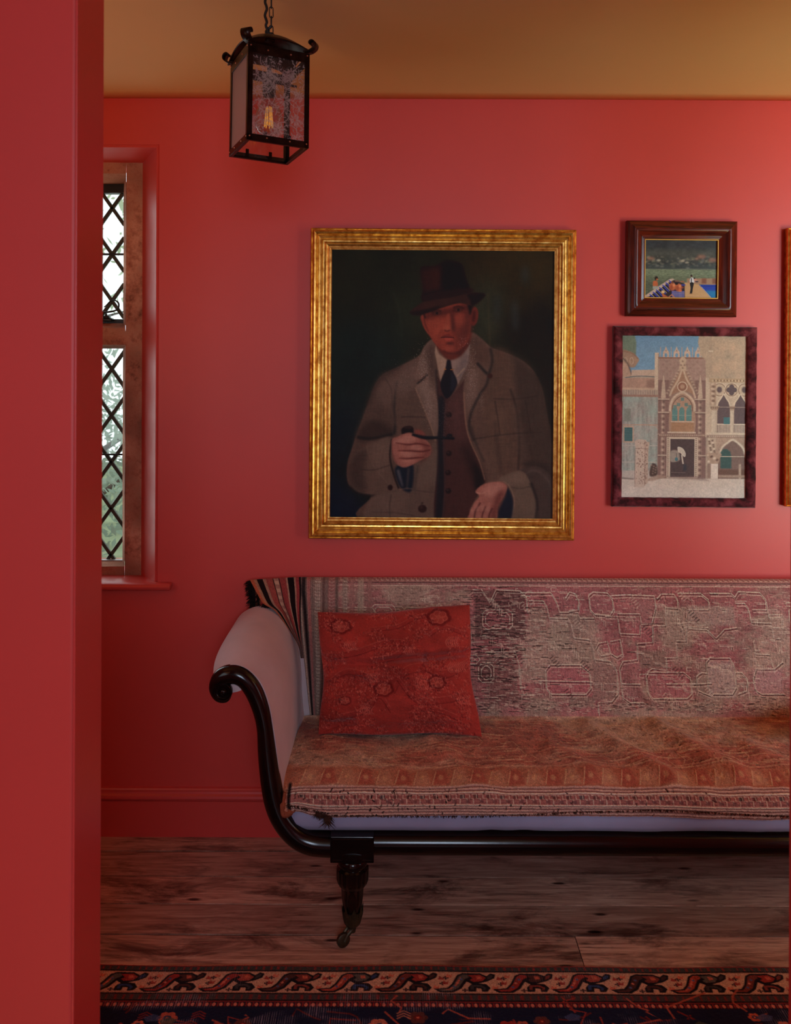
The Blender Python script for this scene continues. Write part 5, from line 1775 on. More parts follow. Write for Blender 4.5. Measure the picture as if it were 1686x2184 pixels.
PXm = lambda px, Y: (px - CX) * Y / F
seat_r = lambda y: nb + (y - 1535) / (1745 - 1535) * ns
back_r = lambda y: (y - 1202) / 341 * nb
disp += ridge(PXm(1280, 2.5), seat_r(1560), PXm(1420, 2.4), seat_r(1660), 12, .020)
disp += ridge(PXm(1440, 2.5), seat_r(1560), PXm(1560, 2.4), seat_r(1655), 15, .018)
disp += ridge(PXm(1180, 2.5), seat_r(1600), PXm(1260, 2.4), seat_r(1650), 13, .011)
disp += ridge(PXm(930, 2.5), seat_r(1590), PXm(1010, 2.4), seat_r(1660), 13, .012)
disp += ridge(PXm(700, 2.5), seat_r(1585), PXm(850, 2.4), seat_r(1640), 9, .009)
disp += ridge(PXm(1600, 2.5), seat_r(1600), PXm(1700, 2.4), seat_r(1650), 15, .014)
disp += -ridge(PXm(800, 2.5), seat_r(1632), PXm(990, 2.4), seat_r(1636), 14, .006)
disp += ridge(PXm(1345, 2.73), back_r(1455), PXm(1385, 2.72), back_r(1505), 7, .007)
disp += ridge(PXm(1385, 2.72), back_r(1505), PXm(1500, 2.72), back_r(1515), 7, .006)
disp += ridge(PXm(1330, 2.74), back_r(1300), PXm(1350, 2.73), back_r(1440), 8, .003)
disp += ridge(PXm(1500, 2.74), back_r(1340), PXm(1480, 2.73), back_r(1460), 10, .003)
disp += .018 * (vnoise(Ht, Wd, 40, 80, 3, .5, 73) - .5) * np.clip((row - nb) / 30, 0, 1)
disp *= np.clip((row - 30) / 20, .0, 1)
disp = np.where(disp < -.006, -.006, disp)
co[..., 1] += nrm[:, 0][:, None] * disp
co[..., 2] += nrm[:, 1][:, None] * disp
# wavy hem, drawn up at the left front corner
hem = np.clip((row - nb - ns * .70) / (ns * .30), 0, 1)
up = .018 * np.exp(-((xs_t - PXm(625, 2.3)) / .05) ** 2) + .005 * np.sin(xs_t * 5.1 + .4) + .006 * np.exp(-((xs_t - PXm(1400, 2.3)) / .14) ** 2) + .0012 * (np.random.default_rng(4).random(Wd) - .5)
co[..., 2] += hem * up[None, :]
# the left edge lies along the arm: runs out towards the front corner
edge = np.clip(1 - (xs_t - TX0) / .06, 0, 1)[None, :] * np.ones((Ht, 1))
f_ = np.clip((row - nb) / ns, 0, 1)
co[..., 0] += edge * (np.interp(f_, [0, .35, .75, .9, 1], [0.012, -.002, -.006, -.004, .004]))
co[..., 0] += edge * np.where(row < nb, np.interp(row, [0, 60, nb], [-.035, -.03, .018]), 0)
co[..., 2] += -(edge ** 2) * np.where(row > nb, .010 * np.clip(f_ * 1.5, 0, 1), 0)
M_throw = paint_mat('faded flat weave', 0.9, 0.12, 0.25, 1200, sheen=.12)
grid_mesh('cloth', co, M_throw, throw, design, 1.0)

# the striped end of the throw, gathered over the top corner of the back
nr, nc = 90, 120
tt = np.linspace(0, 1, nr)
lft = np.array(crom([(533, 1237), (546, 1262), (561, 1287), (585, 1302), (611, 1337), (634, 1374), (641, 1404)], 20))
rgt = np.array(crom([(641, 1231), (642, 1262), (641, 1290), (641, 1325), (643, 1360), (646, 1385), (648, 1404)], 20))
depth = np.array(crom([(2.790,), (2.768,), (2.756,), (2.746,), (2.730,), (2.712,), (2.702,)], 20))[:, 0]
ti = np.linspace(0, 1, len(lft))
cs_, ds_ = np.zeros((nr, nc, 3)), np.zeros((nr, nc, 3))
stops = [(0, .07, (176, 92, 62)), (.07, .13, (156, 112, 86)), (.13, .25, (26, 15, 15)), (.25, .31, (156, 116, 96)), (.31, .44, (148, 70, 62)), (.44, .455, (30, 18, 18)), (.455, .56, (156, 112, 96)), (.56, .575, (30, 18, 18)), (.575, .70, (146, 64, 60)), (.70, .735, (166, 128, 108)), (.735, .86, (24, 14, 15)), (.86, .895, (160, 118, 100)), (.895, .965, (142, 58, 58)), (.965, 1.01, (28, 17, 18))]
g = np.random.default_rng(8)
for i, t in enumerate(tt):
    a = np.array([np.interp(t, ti, lft[:, 0]), np.interp(t, ti, lft[:, 1])])
    b = np.array([np.interp(t, ti, rgt[:, 0]), np.interp(t, ti, rgt[:, 1])])
    y = np.interp(t, ti, depth)
    for j in range(nc):
        s = j / (nc - 1)
        q = a + (b - a) * s
        wv = (.006 + .006 * math.sin(s * 9 + .5) + .004 * math.sin(s * 21 + 2 * t)) * min(1, .2 + t * 1.8)
        p = P(q[0], q[1], y - wv - .006 - .006 * t)
        cs_[i, j] = p
        for s0, s1, c in stops:
            if s0 <= s < s1: ds_[i, j] = np.array(c) * (.85 + .3 * g.random())
        if .47 < s < .55 and (i // 4) % 2: ds_[i, j] = (190, 150, 124)
# turn the top edge over the back
extra = cs_[:1].repeat(8, 0)
for i in range(8):
    extra[i, :, 1] = 2.826 - (i / 8) * (2.826 - cs_[0, :, 1])
    extra[i, :, 2] = cs_[0, :, 2] - .022 * (1 - i / 8) ** 2
grid_mesh('end_flap', np.concatenate([extra, cs_]), M_throw, throw, np.concatenate([ds_[:1].repeat(8, 0), ds_]), 1.0, label='striped end of the throw')
# narrow strip hanging at the far left corner of the back
ns2, nc2 = 40, 16
L2 = np.array(crom([(531, 1240), (537, 1265), (540, 1300), (541, 1330)], 12)); R2 = np.array(crom([(556, 1236), (558, 1262), (554, 1300), (552, 1330)], 12))
cs_, ds_ = np.zeros((ns2, nc2, 3)), np.zeros((ns2, nc2, 3))
for i, t in enumerate(np.linspace(0, 1, ns2)):
    q0 = np.array([np.interp(t, np.linspace(0, 1, len(L2)), L2[:, m]) for m in (0, 1)])
    q1 = np.array([np.interp(t, np.linspace(0, 1, len(R2)), R2[:, m]) for m in (0, 1)])
    for j in range(nc2):
        s = j / (nc2 - 1)
        q = q0 + (q1 - q0) * s
        cs_[i, j] = P(q[0], q[1], 2.802 - .004 * math.sin(s * 3 + t * 4))
        ds_[i, j] = np.array((30, 18, 17) if s < .35 or t > .6 else (170, 84, 58)) * (.85 + .3 * g.random())
grid_mesh('corner_flap', cs_, M_throw, throw, ds_, 1.0)


def tassels(bm, path, n, ln, direction, spread, y0):
    g = np.random.default_rng(14)
    pa = np.array(path, float)
    d = np.r_[0, np.cumsum(np.linalg.norm(np.diff(pa, axis=0), axis=1))]
    for _ in range(n):
        t = g.random() * d[-1]
        q = np.array([np.interp(t, d, pa[:, 0]), np.interp(t, d, pa[:, 1])])
        a = direction + g.normal() * spread
        l = ln * (.5 + .8 * g.random())
        p0 = P(q[0], q[1], y0 + g.normal() * .003)
        p1 = P(q[0] + math.cos(a) * l * .5 + g.normal(), q[1] + math.sin(a) * l * .5, y0 - .006 + g.normal() * .004)
        p2 = P(q[0] + math.cos(a + g.normal() * .4) * l, q[1] + math.sin(a) * l + 2, y0 - .004 + g.normal() * .005)
        tube(bm, [p0, p1, p2], [.0011, .0009, .0003], 4)


bm = bmesh.new()
tassels(bm, [(533, 1238), (538, 1270), (542, 1300), (544, 1328)], 420, 13, 2.5, .5, 2.800)
M_fr = plain_mat('dark brown wool fringe', (0.020, 0.011, 0.009), .9, .1, 0, .5, 60)
obj('fringe', bm, M_fr, throw); bm = bmesh.new()
tassels(bm, [(551, 1255), (552, 1325)], 140, 10, 2.0, .5, 2.801)
obj('fringe', bm, M_fr, throw); bm = bmesh.new()
tassels(bm, [(561, 1288), (585, 1304), (606, 1332)], 200, 12, 2.2, .5, 2.752)
obj('fringe', bm, M_fr, throw)
bm = bmesh.new()
g = np.random.default_rng(15)
tassels(bm, [(672, 1732), (690, 1738), (704, 1740)], 130, 11, 1.3, .6, 2.283)
M_fy = plain_mat('frayed rust brown wool', (0.06, 0.026, 0.018), .9, .1, 0, .6, 60)
tassels(bm, [(692, 1738), (698, 1745)], 50, 20, 1.3, .25, 2.281)
obj('frayed_end', bm, M_fy, throw); bm = bmesh.new()
tassels(bm, [(612, 1716), (700, 1734)], 80, 4, 1.5, .5, 2.283)
obj('frayed_hem', bm, M_fy, throw); bm = bmesh.new()
tassels(bm, [(700, 1738), (1000, 1741), (1200, 1733), (1400, 1727), (1690, 1741)], 520, 3.5, 1.5, .6, 2.281)
obj('frayed_hem', bm, M_fy, throw)
# rolled under corner at the left front
bm = bmesh.new()
tube(bm, crom([P(607, 1690, 2.30), P(604, 1715, 2.292), P(606, 1735, 2.290), P(622, 1728, 2.292), P(640, 1717, 2.296)], 6), [.004] * 6 + [.010] * 6 + [.011] * 6 + [.008] * 6 + [.003], 12)
obj('rolled_corner', bm, plain_mat('rust red flat weave', rgb(150, 78, 54), .9, .1, 0, .3, 80, .3), throw, smooth=1.0)
# ------------------------------------------------------------------ red velvet cushions
def paint_cushion(seed, s=1.0):
    k = Canvas(0, 1000, 0, 880, .30 * s, (160, 54, 46))
    H, W = k.h, k.w
    g = np.random.default_rng(seed)
    a = vnoise(H, W, 60, 70, 5, .6, seed)
    k.mul(.78 + .44 * a)
    hgt = Canvas(0, 1000, 0, 880, .30 * s, (0, 0, 0))
    dk, md, lt = (104, 24, 24), (150, 50, 44), (206, 112, 96)

    def both(f, *args, h=1.0, **kw):
        getattr(k, f)(*args, **kw)
    # ribbons of smooth pile
    for pts, w in (((60, 330), (250, 300), (420, 240), (560, 250), (500, 330), (360, 360)), 46), (((350, 130), (520, 120), (640, 70), (760, 60)), 30), (((480, 560), (560, 440), (700, 420), (800, 470), (980, 400)), 60), (((500, 480), (620, 640), (800, 640), (960, 600)), 44), (((40, 520), (160, 440), (300, 470), (330, 560)), 40), (((120, 760), (300, 700), (380, 600), (450, 700)), 40), (((560, 740), (700, 700), (860, 760)), 36), (((720, 200), (820, 150), (960, 200)), 30):
        k.line(pts, w, md, 6, .8)
        k.line([(x, y + w * .5) for x, y in pts], 5, dk, 2, .7)
        k.line([(x, y - w * .5) for x, y in pts], 4, lt, 2, .45)
        hgt.line(pts, w, (1, 1, 1), 5, .6)
    # flower heads with lobed rims
    for cx, cy, r in ((150, 110, 70), (790, 80, 76), (410, 560, 64), (160, 640, 40), (760, 520, 60)):
        for q in range(6):
            t = q * PI / 3 + .3
            k.ell(cx + r * .62 * math.cos(t), cy + r * .45 * math.sin(t), r * .5, r * .42, dk, 3, .85)
        for q in range(6):
            t = q * PI / 3 + .3
            k.ell(cx + r * .45 * math.cos(t), cy + r * .33 * math.sin(t), r * .36, r * .30, (160, 62, 52), 3, .9)
            k.ring(cx + r * .45 * math.cos(t), cy + r * .33 * math.sin(t), r * .30, r * .25, 5, lt, 1, .5)
        k.ell(cx, cy, r * .2, r * .18, (176, 82, 66), 2, .8)
        hgt.ell(cx, cy, r * .8, r * .62, (1, 1, 1), 6, .7)
    # fans of curled strokes
    for cx, cy, n_, r in ((170, 250, 6, 60), (830, 250, 6, 60), (300, 480, 6, 60), (840, 420, 9, 60), (620, 520, 6, 90), (560, 300, 5, 50), (880, 640, 6, 50), (260, 700, 6, 50)):
        for q in range(n_):
            x = cx + q * 14
            k.line([(x + 26, cy - r * .6), (x, cy - r * .1), (x + 6, cy + r * .4), (x + 24, cy + r * .6)], [2, 7, 6, 2], lt, 1.5, .6)
    # looped pile: small bright tufts in patches
    pm = vnoise(H, W, 26, 30, 3, .6, seed + 3)
    for _ in range(7600):
        x, y = g.random() * 1000, g.random() * 880
        i, j = min(W - 1, int(x * .3 * s)), min(H - 1, int(y * .3 * s))
        if pm[j, i] < .52: continue
        c = lt if g.random() < .72 else dk
        k.line([(x, y), (x + g.normal() * 3, y + 5 + g.random() * 9)], 3.6, c, 0, .40 + .5 * g.random(), False)
    k.mul(.92 + g.normal(0, .05, (H, W)))
    return k, hgt.im[..., 0], pm


M_cush = paint_mat('cut and looped red velvet', 0.85, 0.15, 0.3, 900, sheen=.25)


def cushion(label, corners, thick, seed, s, group, squash=0.0):
    """corners TL TR BR BL in world space; a filled square pillow with pinched corners and creases"""
    k, hg, pmask = paint_cushion(seed, s)
    H, W = k.h, k.w
    tl, tr, br, bl = [np.array(c) for c in corners]
    u = np.linspace(0, 1, W)[None, :, None]
    v = np.linspace(0, 1, H)[:, None, None]
    base = (tl * (1 - u) + tr * u) * (1 - v) + (bl * (1 - u) + br * u) * v
    c = (tl + tr + br + bl) / 4
    U, V = (u * 2 - 1)[..., 0], (v * 2 - 1)[..., 0]
    # edges drawn in between the corners
    pinch_x = 1 - (.05 + .02 * np.sin(V * 4 + 1)) * (1 - V ** 2) ** 1.2
    pinch_y = 1 - (.03 + .03 * np.sin(U * 3.2 - .6) * np.sign(V)) * (1 - U ** 2) ** 1.2
    rt = (tr - tl + br - bl) / 4
    dn = (bl - tl + br - tr) / 4
    base = base + (rt * ((pinch_x - 1) * U)[..., None]) + dn * ((pinch_y - 1) * V)[..., None]
    nrm = np.cross(rt, dn); nrm /= np.linalg.norm(nrm)
    if nrm[1] - nrm[2] * .6 > 0: nrm = -nrm
    prof = (np.clip(1 - U ** 2, 0, 1) ** .62) * (np.clip(1 - V ** 2, 0, 1) ** .55)
    prof = np.minimum(prof * 1.12, 1)
    wr = vnoise(H, W, 34, 44, 3, .5, seed + 5) - .5
    t = thick / 2 * prof * (1 + .42 * wr) + .0060 * (vnoise(H, W, 3, 4, 2, .6, seed + 6) - .5) * (.4 + 1.2 * (pmask > .52)) * (prof > .02) + .0025 * hg * prof

    def crease(x0, y0, x1, y1, w, amp):
        px_, py_ = (u[..., 0] - x0), (v[..., 0] - y0)
        dx, dy = x1 - x0, y1 - y0
        tt_ = np.clip((px_ * dx + py_ * dy) / (dx * dx + dy * dy), 0, 1)
        return amp * np.exp(-((px_ - tt_ * dx) ** 2 + (py_ - tt_ * dy) ** 2) / (2 * w * w))
    t -= crease(.40, .41, .68, .39, .018, .020)
    t -= crease(.70, .40, 1.0, .37, .02, .026)
    t -= crease(.0, .42, .35, .45, .03, .022)
    t -= crease(.16, .56, .40, .60, .05, .020)
    t += crease(.55, .5, .62, .62, .05, .014)
    t -= crease(.0, .94, .2, .90, .025, .028)
    t -= crease(.35, .95, .8, .93, .03, .012)
    t = np.maximum(t, thick * .05 * prof)
    front = base + nrm * t[..., None]
    back = base - nrm * (thick / 2 * .8 * prof)[..., None]
    o = grid_mesh('cushion', front, M_cush, None, k.im, np.array((1.32, 1.3, 1.25)), label=label, cat='cushion', group=group)
    # the plain back of the cover, joined into the same mesh as a second skin
    bm = bmesh.new(); bm.from_mesh(o.data)
    st = 6
    ly = bm.verts.layers.float_color.get('design')
    jj, ii = list(range(0, H, st)), list(range(0, W, st))
    if jj[-1] != H - 1: jj.append(H - 1)
    if ii[-1] != W - 1: ii.append(W - 1)
    vv = [[bm.verts.new(back[j, i]) for i in ii] for j in jj]
    for r in vv:
        for q in r: q[ly] = (.26, .03, .025, 1)
    for r0, r1 in zip(vv[:-1], vv[1:]):
        for i in range(len(ii) - 1):
            f = bm.faces.new((r0[i], r0[i + 1], r1[i + 1], r1[i])); f.smooth = True
    bm.to_mesh(o.data); bm.free()
    return o


YT, YBm = 2.655, 2.545
cushion('square red velvet cushion with embossed flowers leaning near the scrolled arm', [P(677, 1306, YT), P(1001, 1290, YT - .005), P(1027, 1571, YBm), P(679, 1566, YBm)], .155, 3, 1.0, 'red cushions on the sofa')
cushion('square red velvet cushion lying flat farther along the seat, only its corner in view', [Vector((1.23, 2.63, .505)), Vector((1.50, 2.58, .50)), Vector((1.42, 2.35, .490)), Vector((1.106, 2.47, .492))], .095, 5, .7, 'red cushions on the sofa')

# ------------------------------------------------------------------ the hanging lantern
M_lamp = plain_mat('dark bronzed copper', (0.022, 0.010, 0.006), 0.34, 0.5, 0.75, 0.7, 40, .15)
M_cu = plain_mat('copper rivet', (0.60, 0.22, 0.12), 0.3, 0.5, 0.9)


def etched_glass(name, floral):
    t = NT(name)
    t.t.nodes.remove(t.b)
    tr = t.n('ShaderNodeBsdfTransparent'); tr.inputs[0].default_value = (.86, .84, .84, 1)
    df = t.n('ShaderNodeBsdfDiffuse'); df.inputs[0].default_value = (.72, .62, .60, 1)
    tl = t.n('ShaderNodeBsdfTranslucent'); tl.inputs[0].default_value = (.75, .66, .62, 1)
    gl = t.n('ShaderNodeBsdfGlossy'); gl.inputs['Roughness'].default_value = .12
    m0 = t.n('ShaderNodeMixShader'); m0.inputs[0].default_value = .6
    t.l(df.outputs[0], m0.inputs[1]); t.l(tl.outputs[0], m0.inputs[2])
    m1 = t.n('ShaderNodeMixShader')
    t.l(tr.outputs[0], m1.inputs[1]); t.l(m0.outputs[0], m1.inputs[2])
    if floral:
        at = t.n('ShaderNodeAttribute', attribute_name='design')
        t.l(at.outputs['Fac'], m1.inputs[0])
    else:
        m1.inputs[0].default_value = .62
    m2 = t.n('ShaderNodeMixShader'); m2.inputs[0].default_value = .05
    t.l(m1.outputs[0], m2.inputs[1]); t.l(gl.outputs[0], m2.inputs[2])
    t.l(m2.outputs[0], t.out.inputs[0])
    return t.m


def paint_floral():
    k = Canvas(0, 100, 0, 150, 2.2, (66, 66, 66))
    k.mul(1 + .8 * (vnoise(k.h, k.w, 5, 5, 3, .6, 90) - .5))
    wt = (222, 222, 222)
    g = np.random.default_rng(12)

    def sprig(cx, cy, a, n_, ln):
        for q in range(n_):
            t = q / n_
            x, y = cx + math.cos(a + .7 * t) * ln * t, cy + math.sin(a + .7 * t) * ln * t
            for sg in (-1, 1):
                b = a + sg * .9 + .7 * t
                k.line([(x, y), (x + math.cos(b) * 6, y + math.sin(b) * 6)], [.6, 1.8, .4], wt, 0, .85)
        k.line([(cx, cy), (cx + math.cos(a + .35) * ln * .5, cy + math.sin(a + .35) * ln * .5), (cx + math.cos(a + .7) * ln, cy + math.sin(a + .7) * ln)], 1.0, wt, 0, .9)
    for cx, cy, r in ((30, 45, 9), (72, 30, 8), (60, 78, 10), (25, 100, 8), (80, 110, 9), (50, 130, 9), (88, 66, 7), (12, 72, 7), (12, 135, 8), (84, 142, 8)):
        for q in range(8):
            t = q * PI / 4
            k.ell(cx + r * .75 * math.cos(t), cy + r * .75 * math.sin(t), r * .42, r * .2, wt, 0, .85, t)
        k.ring(cx, cy, r * .3, r * .3, 1, wt, 0, .9)
        k.ring(cx, cy, r * 1.35, r * 1.35, .8, wt, 0, .6, g.random() * 360, 200 + g.random() * 360)
    for _ in range(120): sprig(g.random() * 100, 25 + g.random() * 125, g.random() * 6.28, 7, 14 + g.random() * 14)
    for q in range(170):
        x, y, a = g.random() * 100, g.random() * 150, g.random() * 6.28
        k.ell(x, y, 3.2, 1.1, wt, 0, .75, a)
    for q in range(9): k.ring(70, 30 + q * 0, 12 + q * 3.2, 14 + q * 3.4, .8, wt, 0, .7, 90, 210)
    return k


lyaw, lsz, lh = math.radians(26.05), .143, .218
ltilt = math.radians(-4.0)
near = P(529.5, 88.7, 1.95)
d1 = Vector((math.cos(lyaw), math.sin(lyaw), 0)); d2 = Vector((-math.sin(lyaw), math.cos(lyaw), 0))
top_c = near + (d1 + d2) * (lsz / 2)
LM = Matrix.Translation(near) @ Matrix.Rotation(ltilt, 4, 'X') @ Matrix.Rotation(lyaw, 4, 'Z')   # local x = front face, y = depth, z down from 0
lan = empty('hanging_lantern', top_c, 'dark copper lantern with etched glass panes hanging on a chain from the ceiling', 'lantern')


def LP(x, y, z):
    return LM @ Vector((x, y, z))


def lbox(bm, x0, x1, y0, y1, z0, z1, bev=.0006):
    box_m(bm, LM @ Matrix.Translation(((x0 + x1) / 2, (y0 + y1) / 2, (z0 + z1) / 2)), x1 - x0, y1 - y0, z1 - z0, bev)


S, Z0, Z1 = lsz, -lh, 0.0
bw, th = .0115, .0022
bm = bmesh.new()
for x in (0, S):                                 # corner angles
    for y in (0, S):
        sx, sy = (1 if x == 0 else -1), (1 if y == 0 else -1)
        lbox(bm, min(x, x + sx * bw), max(x, x + sx * bw), min(y, y + sy * th), max(y, y + sy * th), Z0, Z1)
        lbox(bm, min(x, x + sx * th), max(x, x + sx * th), min(y, y + sy * bw), max(y, y + sy * bw), Z0, Z1)
for z0, z1 in ((Z1 - .022, Z1), (Z0, Z0 + .015)):  # rails
    lbox(bm, 0, S, 0, th, z0, z1); lbox(bm, 0, S, S - th, S, z0, z1)
    lbox(bm, 0, th, 0, S, z0, z1); lbox(bm, S - th, S, 0, S, z0, z1)
for a, b in ((0, .008), (S - .008, S)):          # inward flange at the open base
    lbox(bm, 0, S, a, b, Z0, Z0 + .0016); lbox(bm, a, b, 0, S, Z0, Z0 + .0016)
for y in (.004, S - .006):                       # glass clips
    for x in (.042, .098):
        lbox(bm, x - .004, x + .004, y, y + .0015, Z0 + .006, Z0 + .024)
        lbox(bm, x - .004, x + .004, y, y + .0015, Z1 - .030, Z1 - .016)
obj('lantern_frame', bm, M_lamp, lan)
# arched roof with open sides, corner curls
bm = bmesh.new()
n_ = 22
ov = .006
gr = []
for i in range(n_ + 1):
    r = []
    for j in range(n_ + 1):
        a, b = -1 + 2 * i / n_, -1 + 2 * j / n_
        z = .027 * (1 - abs(a) ** 2.2) * (.62 + .38 * (1 - b * b)) + .027 * (1 - abs(b) ** 2.2) * (.62 + .38 * (1 - a * a)) + .002
        r.append(bm.verts.new(LP(S / 2 + a * (S / 2 + ov), S / 2 + b * (S / 2 + ov), z * .92)))
    gr.append(r)
for i in range(n_):
    for j in range(n_): bm.faces.new((gr[i][j], gr[i + 1][j], gr[i + 1][j + 1], gr[i][j + 1]))
o = obj('lantern_roof', bm, M_lamp, lan, smooth=1.0)
m_ = o.modifiers.new('thickness', 'SOLIDIFY'); m_.thickness = .0022
for x, y in ((0, 0), (S, 0), (0, S), (S, S)):
    bm = bmesh.new()
    dx, dy = (-1 if x == 0 else 1), (-1 if y == 0 else 1)
    o_ = Vector((dx, dy, 0)).normalized(); sd = Vector((-o_.y, o_.x, 0))
    pts = [(-.012, .002), (0, .003), (.008, .006), (.0145, .0115), (.0165, .019), (.0135, .026), (.0065, .0285), (.001, .025), (.001, .0195)]
    ra = None
    for t in crom(pts, 5):
        c0 = Vector((x, y, 0)) + o_ * t[0] + Vector((0, 0, t[1]))
        row = [bm.verts.new(LM @ (c0 + sd * q)) for q in (-.0115, .0115)]
        if ra: bm.faces.new((ra[0], ra[1], row[1], row[0]))
        ra = row
    c_ = obj('corner_curl', bm, M_lamp, lan, smooth=3.2)
    m_ = c_.modifiers.new('thickness', 'SOLIDIFY'); m_.thickness = .002
# rivets
for side in range(2):
    for tq in (.006, .045, .098, S - .006):
        for z in (Z1 - .011 if .02 < tq < .12 else Z1 - .006, Z0 + .009):
            bm = bmesh.new()
            c0 = LP(tq, -.0004, z) if side == 0 else LP(-.0004, tq, z)
            bmesh.ops.create_uvsphere(bm, u_segments=10, v_segments=6, radius=.0019, matrix=Matrix.Translation(c0))
            obj('rivet', bm, M_cu, lan, smooth=3.2, label='bright copper rivet')
# panes
k = paint_floral()
H, W = k.h, k.w
gx, gz = np.linspace(bw * .6, S - bw * .6, W), np.linspace(Z1 - .012, Z0 + .008, H)
co = np.zeros((H, W, 3))
m4 = np.array(LM)
for j in range(H):
    pts = np.stack([gx, np.full(W, .0032), np.full(W, gz[j]), np.ones(W)])
    co[j] = (m4 @ pts)[:3].T
M_floral = etched_glass('floral etched glass', True)
M_frost = etched_glass('frosted glass', False)
grid_mesh('glass_pane', co, M_floral, lan, k.im, 1.0, lo=0.01, label='pane etched with pale flowers')
for a in (1, 2, 3):
    bm = bmesh.new()
    if a == 1: lbox(bm, .0027, .0039, bw * .6, S - bw * .6, Z0 + .006, Z1 - .010, 0)
    if a == 2: lbox(bm, S - .0039, S - .0027, bw * .6, S - bw * .6, Z0 + .006, Z1 - .010, 0)
    if a == 3: lbox(bm, bw * .6, S - bw * .6, S - .0039, S - .0027, Z0 + .006, Z1 - .010, 0)
    obj('glass_pane', bm, M_frost if a == 1 else M_glass, lan)
# bulb on a black holder
C0 = Vector((S / 2, S / 2, 0))
bm = bmesh.new()
ax0, ax1 = LP(S / 2, S / 2, .046), LP(S / 2, S / 2, -.085)
tube(bm, [LP(S / 2, S / 2, z) for z in (.03, -.045, -.05, -.085)], [.005, .005, .015, .015], 16)
tube(bm, [LP(S / 2 - .066, S / 2, -.052), LP(S / 2 + .066, S / 2, -.052)], .003, 8)
obj('bulb_holder', bm, M_iron, lan, smooth=0.8)
bm = bmesh.new()
bp = [(.011, -.083), (.014, -.098), (.026, -.118), (.032, -.138), (.031, -.155), (.023, -.170), (.010, -.178), (.002, -.179)]
tube(bm, [LP(S / 2, S / 2, b) for a, b in bp], [a for a, b in bp], 24)


def bulb_glass():
    t = NT('clear bulb glass')
    t.t.nodes.remove(t.b)
    tr = t.n('ShaderNodeBsdfTransparent'); tr.inputs[0].default_value = (.93, .93, .93, 1)
    gl = t.n('ShaderNodeBsdfGlossy'); gl.inputs['Roughness'].default_value = .03
    fr = t.n('ShaderNodeLayerWeight'); fr.inputs[0].default_value = .25
    mx = t.n('ShaderNodeMixShader')
    t.l(fr.outputs['Facing'], mx.inputs[0]); t.l(tr.outputs[0], mx.inputs[1]); t.l(gl.outputs[0], mx.inputs[2])
    t.l(mx.outputs[0], t.out.inputs[0])
    return t.m


obj('bulb', bm, bulb_glass(), lan, smooth=3.2)
bm = bmesh.new()
for q in range(8):
    t = q * PI / 4
    tube(bm, [LP(S / 2 + .006 * math.cos(t), S / 2 + .006 * math.sin(t), -.112), LP(S / 2 + .010 * math.cos(t + .3), S / 2 + .010 * math.sin(t + .3), -.158)], .0013, 6)
t_ = NT('faintly glowing filament'); t_.b.inputs['Emission Color'].default_value = (1, .42, .06, 1); t_.b.inputs['Emission Strength'].default_value = .55
M_fil = t_.set(.4, .5, color=(.5, .25, .06, 1))
obj('filament', bm, M_fil, lan)
# ring, hook, chain and cord up to the ceiling rose
apex = LP(S / 2, S / 2, .049)
hook = crom([apex + Vector((.006, 0, -.004)), apex + Vector((.010, 0, .004)), apex + Vector((.004, 0, .012)), apex + Vector((-.006, 0, .010)), apex + Vector((-.008, 0, .018)), apex + Vector((0, 0, .026)), apex + Vector((.004, 0, .030))], 5)
bm = bmesh.new(); tube(bm, hook, .0034, 8)
tube(bm, [apex + Vector((0, 0, -.006)), apex + Vector((0, 0, .001)), apex + Vector((0, 0, .004))], [.012, .010, .004], 16)
obj('hook', bm, M_iron, lan, smooth=3.2)
zz = apex.z + .018
top = Vector((apex.x + .002, apex.y, ZC - .012))
q = 0
while zz < ZC - .02:
    bm = bmesh.new()
    L_, w_ = .0125, .0045
    c0 = Vector((apex.x + .003, apex.y, zz))
    pts = []
    for t in np.linspace(0, 2 * PI, 20, endpoint=False):
        a, b = math.cos(t) * w_, math.sin(t) * w_ + (L_ - w_ if math.sin(t) > 0 else -(L_ - w_))
        ang = .45 if q % 2 == 0 else 1.85
        pts.append(c0 + Vector((a * math.cos(ang), a * math.sin(ang), b)))
    tube(bm, pts, .0013, 6, closed=True, up=Vector((.3, .2, .9)))
    obj('chain_link', bm, M_iron, lan, smooth=3.2)
    zz += .0215
    q += 1
bm = bmesh.new()
cd = [apex + Vector((-.003, -.004, .004)), apex + Vector((-.004, -.005, .016))]
for i in range(9):
    cd.append(Vector((apex.x - .0085 + .0022 * math.sin(i * 1.5), apex.y - .006, apex.z + .028 + i * (ZC - .014 - apex.z - .028) / 8)))
tube(bm, crom(cd, 5), .0031, 8)
obj('cord', bm, M_iron, lan, smooth=3.2)
bm = bmesh.new()
lathe(bm, [(.018, ZC - .0005), (.018, ZC - .002), (.014, ZC - .004), (.006, ZC - .006), (.003, ZC - .007)], apex.x, apex.y, 28)
obj('ceiling_rose', bm, M_lamp, lan, smooth=0.8)

# ------------------------------------------------------------------ the patterned rug on the boards
RX0, RX1, RY1 = -1.25, 1.55, 2.2196


